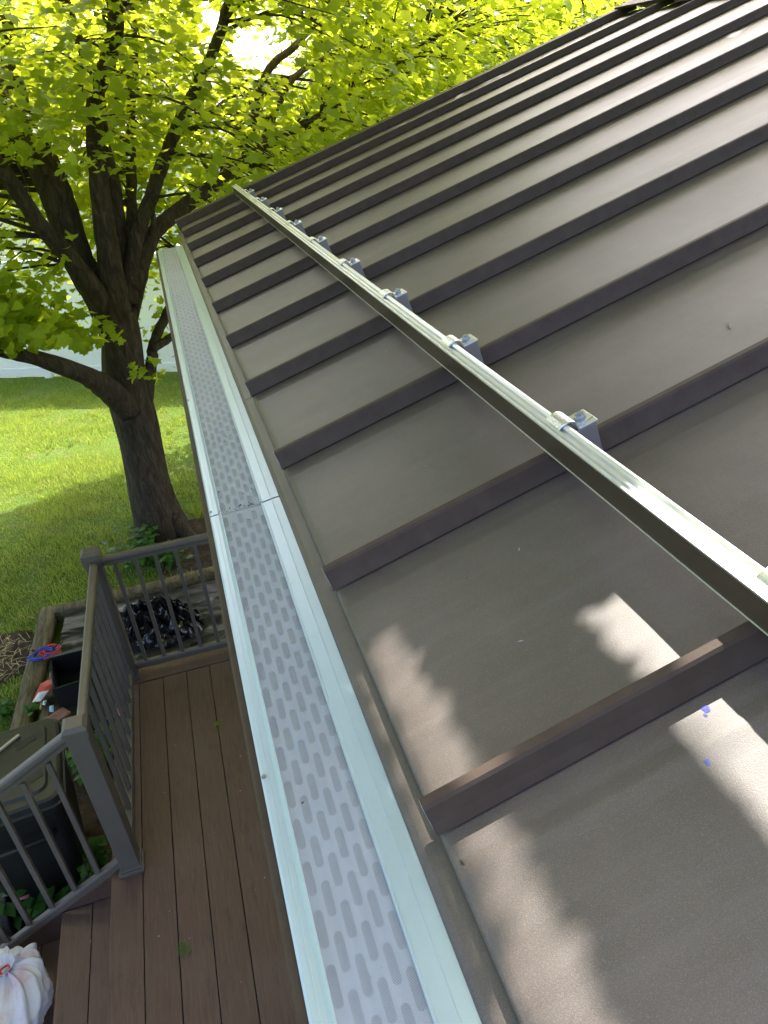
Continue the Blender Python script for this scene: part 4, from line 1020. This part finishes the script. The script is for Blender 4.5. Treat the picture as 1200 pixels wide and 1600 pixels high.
# the low bough that hangs in front of the trunk on the left
for i in range(105):
    t_ = 1.3 * rng.random(); c = np.array([-1.62 + 0.62 * t_ + rng.normal(0, 0.05), 5.35 - 0.15 * t_ + rng.normal(0, 0.16), -0.42 - 0.42 * t_ + rng.normal(0, 0.17 - 0.06 * t_)])
    p = project(c)
    if p and (p[0] > 130 + max(0, (p[1] - 400)) * 0.45 or p[1] > 535 or p[1] < 345): continue
    clumps.append(c)
for c in ((-0.12, 6.9, -1.12), (-0.2, 6.85, -1.22), (0.0, 6.85, -0.62), (-0.05, 7.0, -1.0)): clumps.append(np.array(c))
def leaf_ok(P):
    p = project(P)
    if p and -30 < p[0] < 1230 and -30 < p[1] < 1630:
        if P[1] < 5.0 and p[0] > 215: return False
        if p[2] < 4.3: return False
        if p[1] > 540 + 46 * mnoise.noise(Vector((p[0] * 0.035, p[1] * 0.02, 3))) and p[0] < 205 or p[1] > 600: return False
        if P[1] < 6.7 and p[0] < 135 and 235 < p[1] < 385 and p[1] > 235 + 60 * abs(mnoise.noise(Vector((p[0] * .03, 0, 0)))) and mnoise.noise(Vector((p[0] * .02, p[1] * .02, 7))) > -0.22: return False
        if P[1] < 6.75 and (P[1] > 5.75 or p[0] > 120 + (p[1] - 380) * 0.5) and 115 < p[0] < 300 and 270 < p[1] < 560 and p[1] > 180 + abs(p[0] - 200): return False
        for gx, gy, rx, ry in SKYGAP:
            if ((p[0] - gx) / rx) ** 2 + ((p[1] - gy) / ry) ** 2 < 0.8 + 0.5 * mnoise.noise(Vector((p[0] * .04, p[1] * .04, 1))): return False
    return not lit_gap(P)
for (n_, bx, by, bz, hz, sp_) in ((46, (0.4, 1.3), (0.4, 1.7), 0.25, (2.6, 4.2), 0.3), (10, (0.46, 0.6), (0.15, 0.7), 0.15, (2.0, 2.8), 0.1), (170, (0.9, 3.0), (0.9, 4.4), 0.5, (4.0, 6.0), 0.42), (110, (-1.7, 0.05), (0.8, 4.1), DZ, (2.2, 4.6), 0.34), (75, (-0.16, -0.085), (-0.3, 4.2), -0.05, (1.9, 3.0), 0.13), (50, (-0.13, -0.07), (-0.3, 0.9), -0.05, (1.8, 2.6), 0.09), (36, (-0.85, -0.15), (2.4, 3.7), DZ, (2.2, 3.6), 0.3), (44, (0.135, 0.165), (-0.3, 0.75), 0.04, (1.7, 2.3), 0.07), (50, (0.1, 1.0), (-0.7, 0.15), 0.2, (2.0, 3.2), 0.3)):  # extra clumps out of view, added up the sun rays to shade roof, gutter, deck
    for k_ in range(n_):
        g_ = np.array([rng.uniform(*bx), rng.uniform(*by), bz]); z_ = rng.uniform(*hz); c = g_ + np.array(SUNV) * (z_ - bz) / SUNV.z
        if sp_ > 0.3 and c[2] < 1.3 + max(0, c[0] - 1.0) * 0.9: continue
        clumps.append(np.array([*c, sp_]))
def lob(c):
    p = project(c); return bool(p and -60 < p[0] < 1260 and -80 < p[1] < 1600)
build_tree('maple_tree', LIMBS, clumps, 'maple_leaf', 'large maple with dark forking trunk standing behind the deck railing', 'tree', (-0.7, 6.55, GZ), 0.090, 44, lobed=lob, keep=leaf_ok)

# second maple behind the gable end
L2 = {'trunk': [(3.6, 10.5, -3.2, 0.24), (3.62, 10.5, -2, 0.19), (3.7, 10.4, -0.6, 0.15), (3.8, 10.4, 0.8, 0.10), (3.8, 10.3, 2.6, 0.05)],
      'a': [(3.68, 10.45, -0.9, 0.10), (2.9, 10.0, 0.2, 0.07), (2.1, 9.4, 1.0, 0.03)], 'b': [(3.7, 10.4, -0.5, 0.10), (4.8, 10.0, 0.5, 0.07), (6.0, 9.6, 1.1, 0.03)],
      'c': [(3.75, 10.4, 0.1, 0.08), (3.5, 11.5, 1.2, 0.05), (3.2, 12.4, 2.0, 0.02)]}
cl2 = []
while len(cl2) < 420:
    q = rng.normal(0, 1, 3); q /= np.linalg.norm(q); c = np.array([3.9, 10.2, 0.7]) + q * rng.uniform(0.4, 1) ** 0.5 * np.array([2.9, 2.2, 2.2])
    p = project(c)
    if p:
        bad = False
        for gx, gy, rx, ry in SKYGAP:
            if ((p[0] - gx) / (rx + 16)) ** 2 + ((p[1] - gy) / (ry + 12)) ** 2 < 1: bad = True
        if bad: continue
    cl2.append(c)
build_tree('maple_tree', L2, cl2, 'maple_leaf', 'smaller bright maple whose crown shows above the far roof edge', 'tree', (3.6, 10.5, GZ), 0.094, 40, lobed=lob)
# dark evergreens and far trees
def far_tree(x, y, h, rx, label, mat, seed, n=170, leaf=0.26):
    r_ = np.random.default_rng(seed); top = GZ + h
    L = {'trunk': [(x, y, GZ - 0.1, 0.20), (x + 0.1, y, GZ + h * 0.4, 0.14), (x, y, top - 0.4, 0.04)],
         'a': [(x, y, GZ + h * .3, 0.09), (x - rx * .5, y, GZ + h * .5, 0.05), (x - rx * .8, y, GZ + h * .6, 0.02)], 'b': [(x, y, GZ + h * .35, 0.09), (x + rx * .5, y - .3, GZ + h * .55, 0.05), (x + rx * .8, y, GZ + h * .65, 0.02)]}
    cl = []
    while len(cl) < n:
        q = r_.normal(0, 1, 3); q /= np.linalg.norm(q); c = np.array([x, y, GZ + h * 0.58]) + q * r_.uniform(0.35, 1) ** 0.5 * np.array([rx, rx, h * 0.42])
        p = project(c)
        if p and any(((p[0] - gx) / (rx_ + 12)) ** 2 + ((p[1] - gy) / (ry_ + 10)) ** 2 < 1 for gx, gy, rx_, ry_ in SKYGAP): continue
        cl.append(c)
    build_tree('background_tree', L, cl, mat, label, 'tree', (x, y, GZ), leaf, 30, 'trees beyond the fence', lobed=lambda c: False, spread=0.5, ring=6)
far_tree(8.2, 15.5, 5.6, 2.4, 'dark dense tree behind the smaller maple, right of the yard', 'dark_leaf', 1, 260)
far_tree(12.0, 17.0, 5.2, 2.4, 'dark dense tree farthest right, hidden mostly by the ridge', 'dark_leaf', 2, 200)
far_tree(5.4, 18.5, 4.8, 2.0, 'dark tree between the neighbour house and the smaller maple', 'dark_leaf', 3, 200)
far_tree(-6.5, 17.0, 7.5, 2.8, 'green tree left of the neighbour house beyond the fence', 'maple_leaf', 4, 240, 0.2)
far_tree(-2.8, 26.0, 6.5, 2.6, 'green tree behind the neighbour house roof', 'maple_leaf', 5, 160, 0.22)

# ------------------------------------------------------------------ white fence
fe = tag(empty('vinyl_fence', (-1.7, 12.0, GZ)), 'white vinyl privacy fence along the far end of the lawn', 'fence')
p0 = Vector((-3.05, 12.6)); p1 = Vector((-0.37, 11.42)); fd = (p1 - p0).normalized(); fang = math.atan2(fd.y, fd.x)
fe.rotation_euler = (0, 0, fang)
bd = MB().box((0, -0.011, 0.08), (0.1505, 0.011, 1.70)).mesh('board', MAT['fence_vinyl'])
frl = MB().box((0, -0.022, 0), (2.42, 0.022, 0.14)).mesh('fence_rail', MAT['fence_vinyl'])
fpm = MB().box((-0.063, -0.063, -0.2), (0.063, 0.063, 1.86)).mesh('post', MAT['fence_vinyl'])
cpm = MB(); cpm.box((-0.072, -0.072, 1.86), (0.072, 0.072, 1.885)); cpm.prism([(-0.06, 1.885), (0.06, 1.885), (0.0, 1.93)], -0.06, 0.06); cpm = cpm.mesh('post_cap', MAT['fence_vinyl'])
for sct in range(-4, 4):
    x0 = sct * 2.55 - 0.6
    pst = link_mesh('post', fpm, fe, (x0, 0, 0)); link_mesh('post_cap', cpm, pst)
    link_mesh('fence_rail', frl, fe, (x0 + 0.065, 0, 0.03)); link_mesh('fence_rail', frl, fe, (x0 + 0.065, 0, 1.66))
    for k in range(16): link_mesh('board', bd, fe, (x0 + 0.066 + k * 0.1513, 0.002 * (k % 2), 0.0))

# ------------------------------------------------------------------ neighbour's house
nh = tag(empty('neighbour_house', (-0.5, 22.0, GZ)), 'pale sided neighbour house seen through the maple branches', 'house')
def nhp(mbd, name, mat, par=None, **k):
    o = mbd.build(name, mat, par or nh, **k)
    if par is None: o.location = (0.5, -22.0, -GZ)
    return o
EV = -0.45
m = MB()
for i in range(17):
    z0 = GZ + 0.1 + i * 0.145; m.prism([(20.0, z0), (19.975, z0), (19.992, z0 + 0.15), (20.0, z0 + 0.15)], -7.0, 3.2, 'x')
nhp(m, 'siding', MAT['far_siding'])
nhp(MB().box((-6.98, 20.001, GZ - 0.1), (3.18, 25, EV)), 'wall', MAT['far_siding'])
rf = nhp(MB().prism([(19.6, EV - 0.02), (22.5, EV + 0.95), (25.4, EV - 0.02), (25.4, EV + 0.08), (22.5, EV + 1.06), (19.6, EV + 0.08)], -7.3, 3.5, 'x'), 'roof', MAT['far_roof'])
nhp(MB().box((19.57 - 19.57 - 7.3, 19.57, EV - 0.08), (3.5, 19.599, EV + 0.10)), 'fascia', MAT['white_trim'])
for x in (-4.6, -1.2, 1.4):
    w = nhp(MB().box((x - 0.5, 19.94, -2.0), (x + 0.5, 19.974, -0.9)), 'window', MAT['white_trim'], bevel=0.01)
    for sx in (-1, 1):
        w2 = MB().box((x + sx * 0.235 - 0.20, 19.93, -1.92), (x + sx * 0.235 + 0.20, 19.939, -0.98)).build('pane', MAT['glass_dark'], w)

# ------------------------------------------------------------------ grass blades
def grass():
    n = 230000
    x = rng.uniform(-4.8, 0.9, n); y = rng.uniform(3.6, 12.4, n)
    keepm = ~((x > -1.72) & (y < 5.5))
    keepm &= ~(((x + 0.05) / 0.95) ** 2 + ((y - 6.05) / 0.6) ** 2 < rng.uniform(0.55, 1.1, n))
    keepm &= ~(((x + 1.95) / 0.32) ** 2 + ((y - 5.05) / 0.36) ** 2 < rng.uniform(0.5, 1.1, n))
    keepm &= ~((x + 0.69) ** 2 + (y - 6.55) ** 2 < 0.11)
    x = x[keepm]; y = y[keepm]
    den = np.array([mnoise.noise(Vector((a * 1.5, b * 1.5, 0))) + 0.6 * mnoise.noise(Vector((a * 4.5, b * 4.5, 3))) for a, b in zip(x[::1], y[::1])])
    k = den > rng.uniform(-0.85, 0.05, len(x)); x = x[k]; y = y[k]; den = den[k]
    z = np.array([ground_h(a, b) for a, b in zip(x, y)]); m_ = len(x)
    h = rng.uniform(0.022, 0.066, m_) * np.clip(1 + 0.9 * den, 0.45, 1.9); a = rng.uniform(0, 6.283, m_); lean = rng.uniform(0.1, 0.9, m_) * h; la = rng.uniform(0, 6.283, m_); w = rng.uniform(0.0022, 0.0042, m_)
    dx = np.cos(a) * w; dy = np.sin(a) * w
    V = np.stack([np.stack([x - dx, y - dy, z - 0.004], 1), np.stack([x + dx, y + dy, z - 0.004], 1), np.stack([x + np.cos(la) * lean, y + np.sin(la) * lean, z + h], 1)], 1).reshape(-1, 3)
    T = np.arange(3 * m_).reshape(-1, 3)
    o = link_mesh('grass', fast_mesh('grass', V, T, MAT['grass_blade'])); tag(o, 'short green lawn grass blades around the tree', None, kind='stuff')
    # dry straw lying by the timber
    st_ = MB()
    for i in range(150):
        cx = -2.0 + random.gauss(0, 0.14); cy = 5.05 + random.gauss(0, 0.18); aa = random.uniform(0, 3.14); L = random.uniform(0.05, 0.14); zz = ground_h(cx, cy) + 0.02 + random.uniform(0, 0.03)
        d = Vector((math.cos(aa), math.sin(aa), random.uniform(-.15, .15))) * L; sd_ = Vector((-d.y, d.x, 0)).normalized() * 0.002; p = Vector((cx, cy, zz))
        st_.quad(p - sd_, p + sd_, p + d + sd_, p + d - sd_)
    tag(st_.build('straw', MAT['straw'], None), 'dry straw strands beside the mossy timber', None, kind='stuff')
grass()
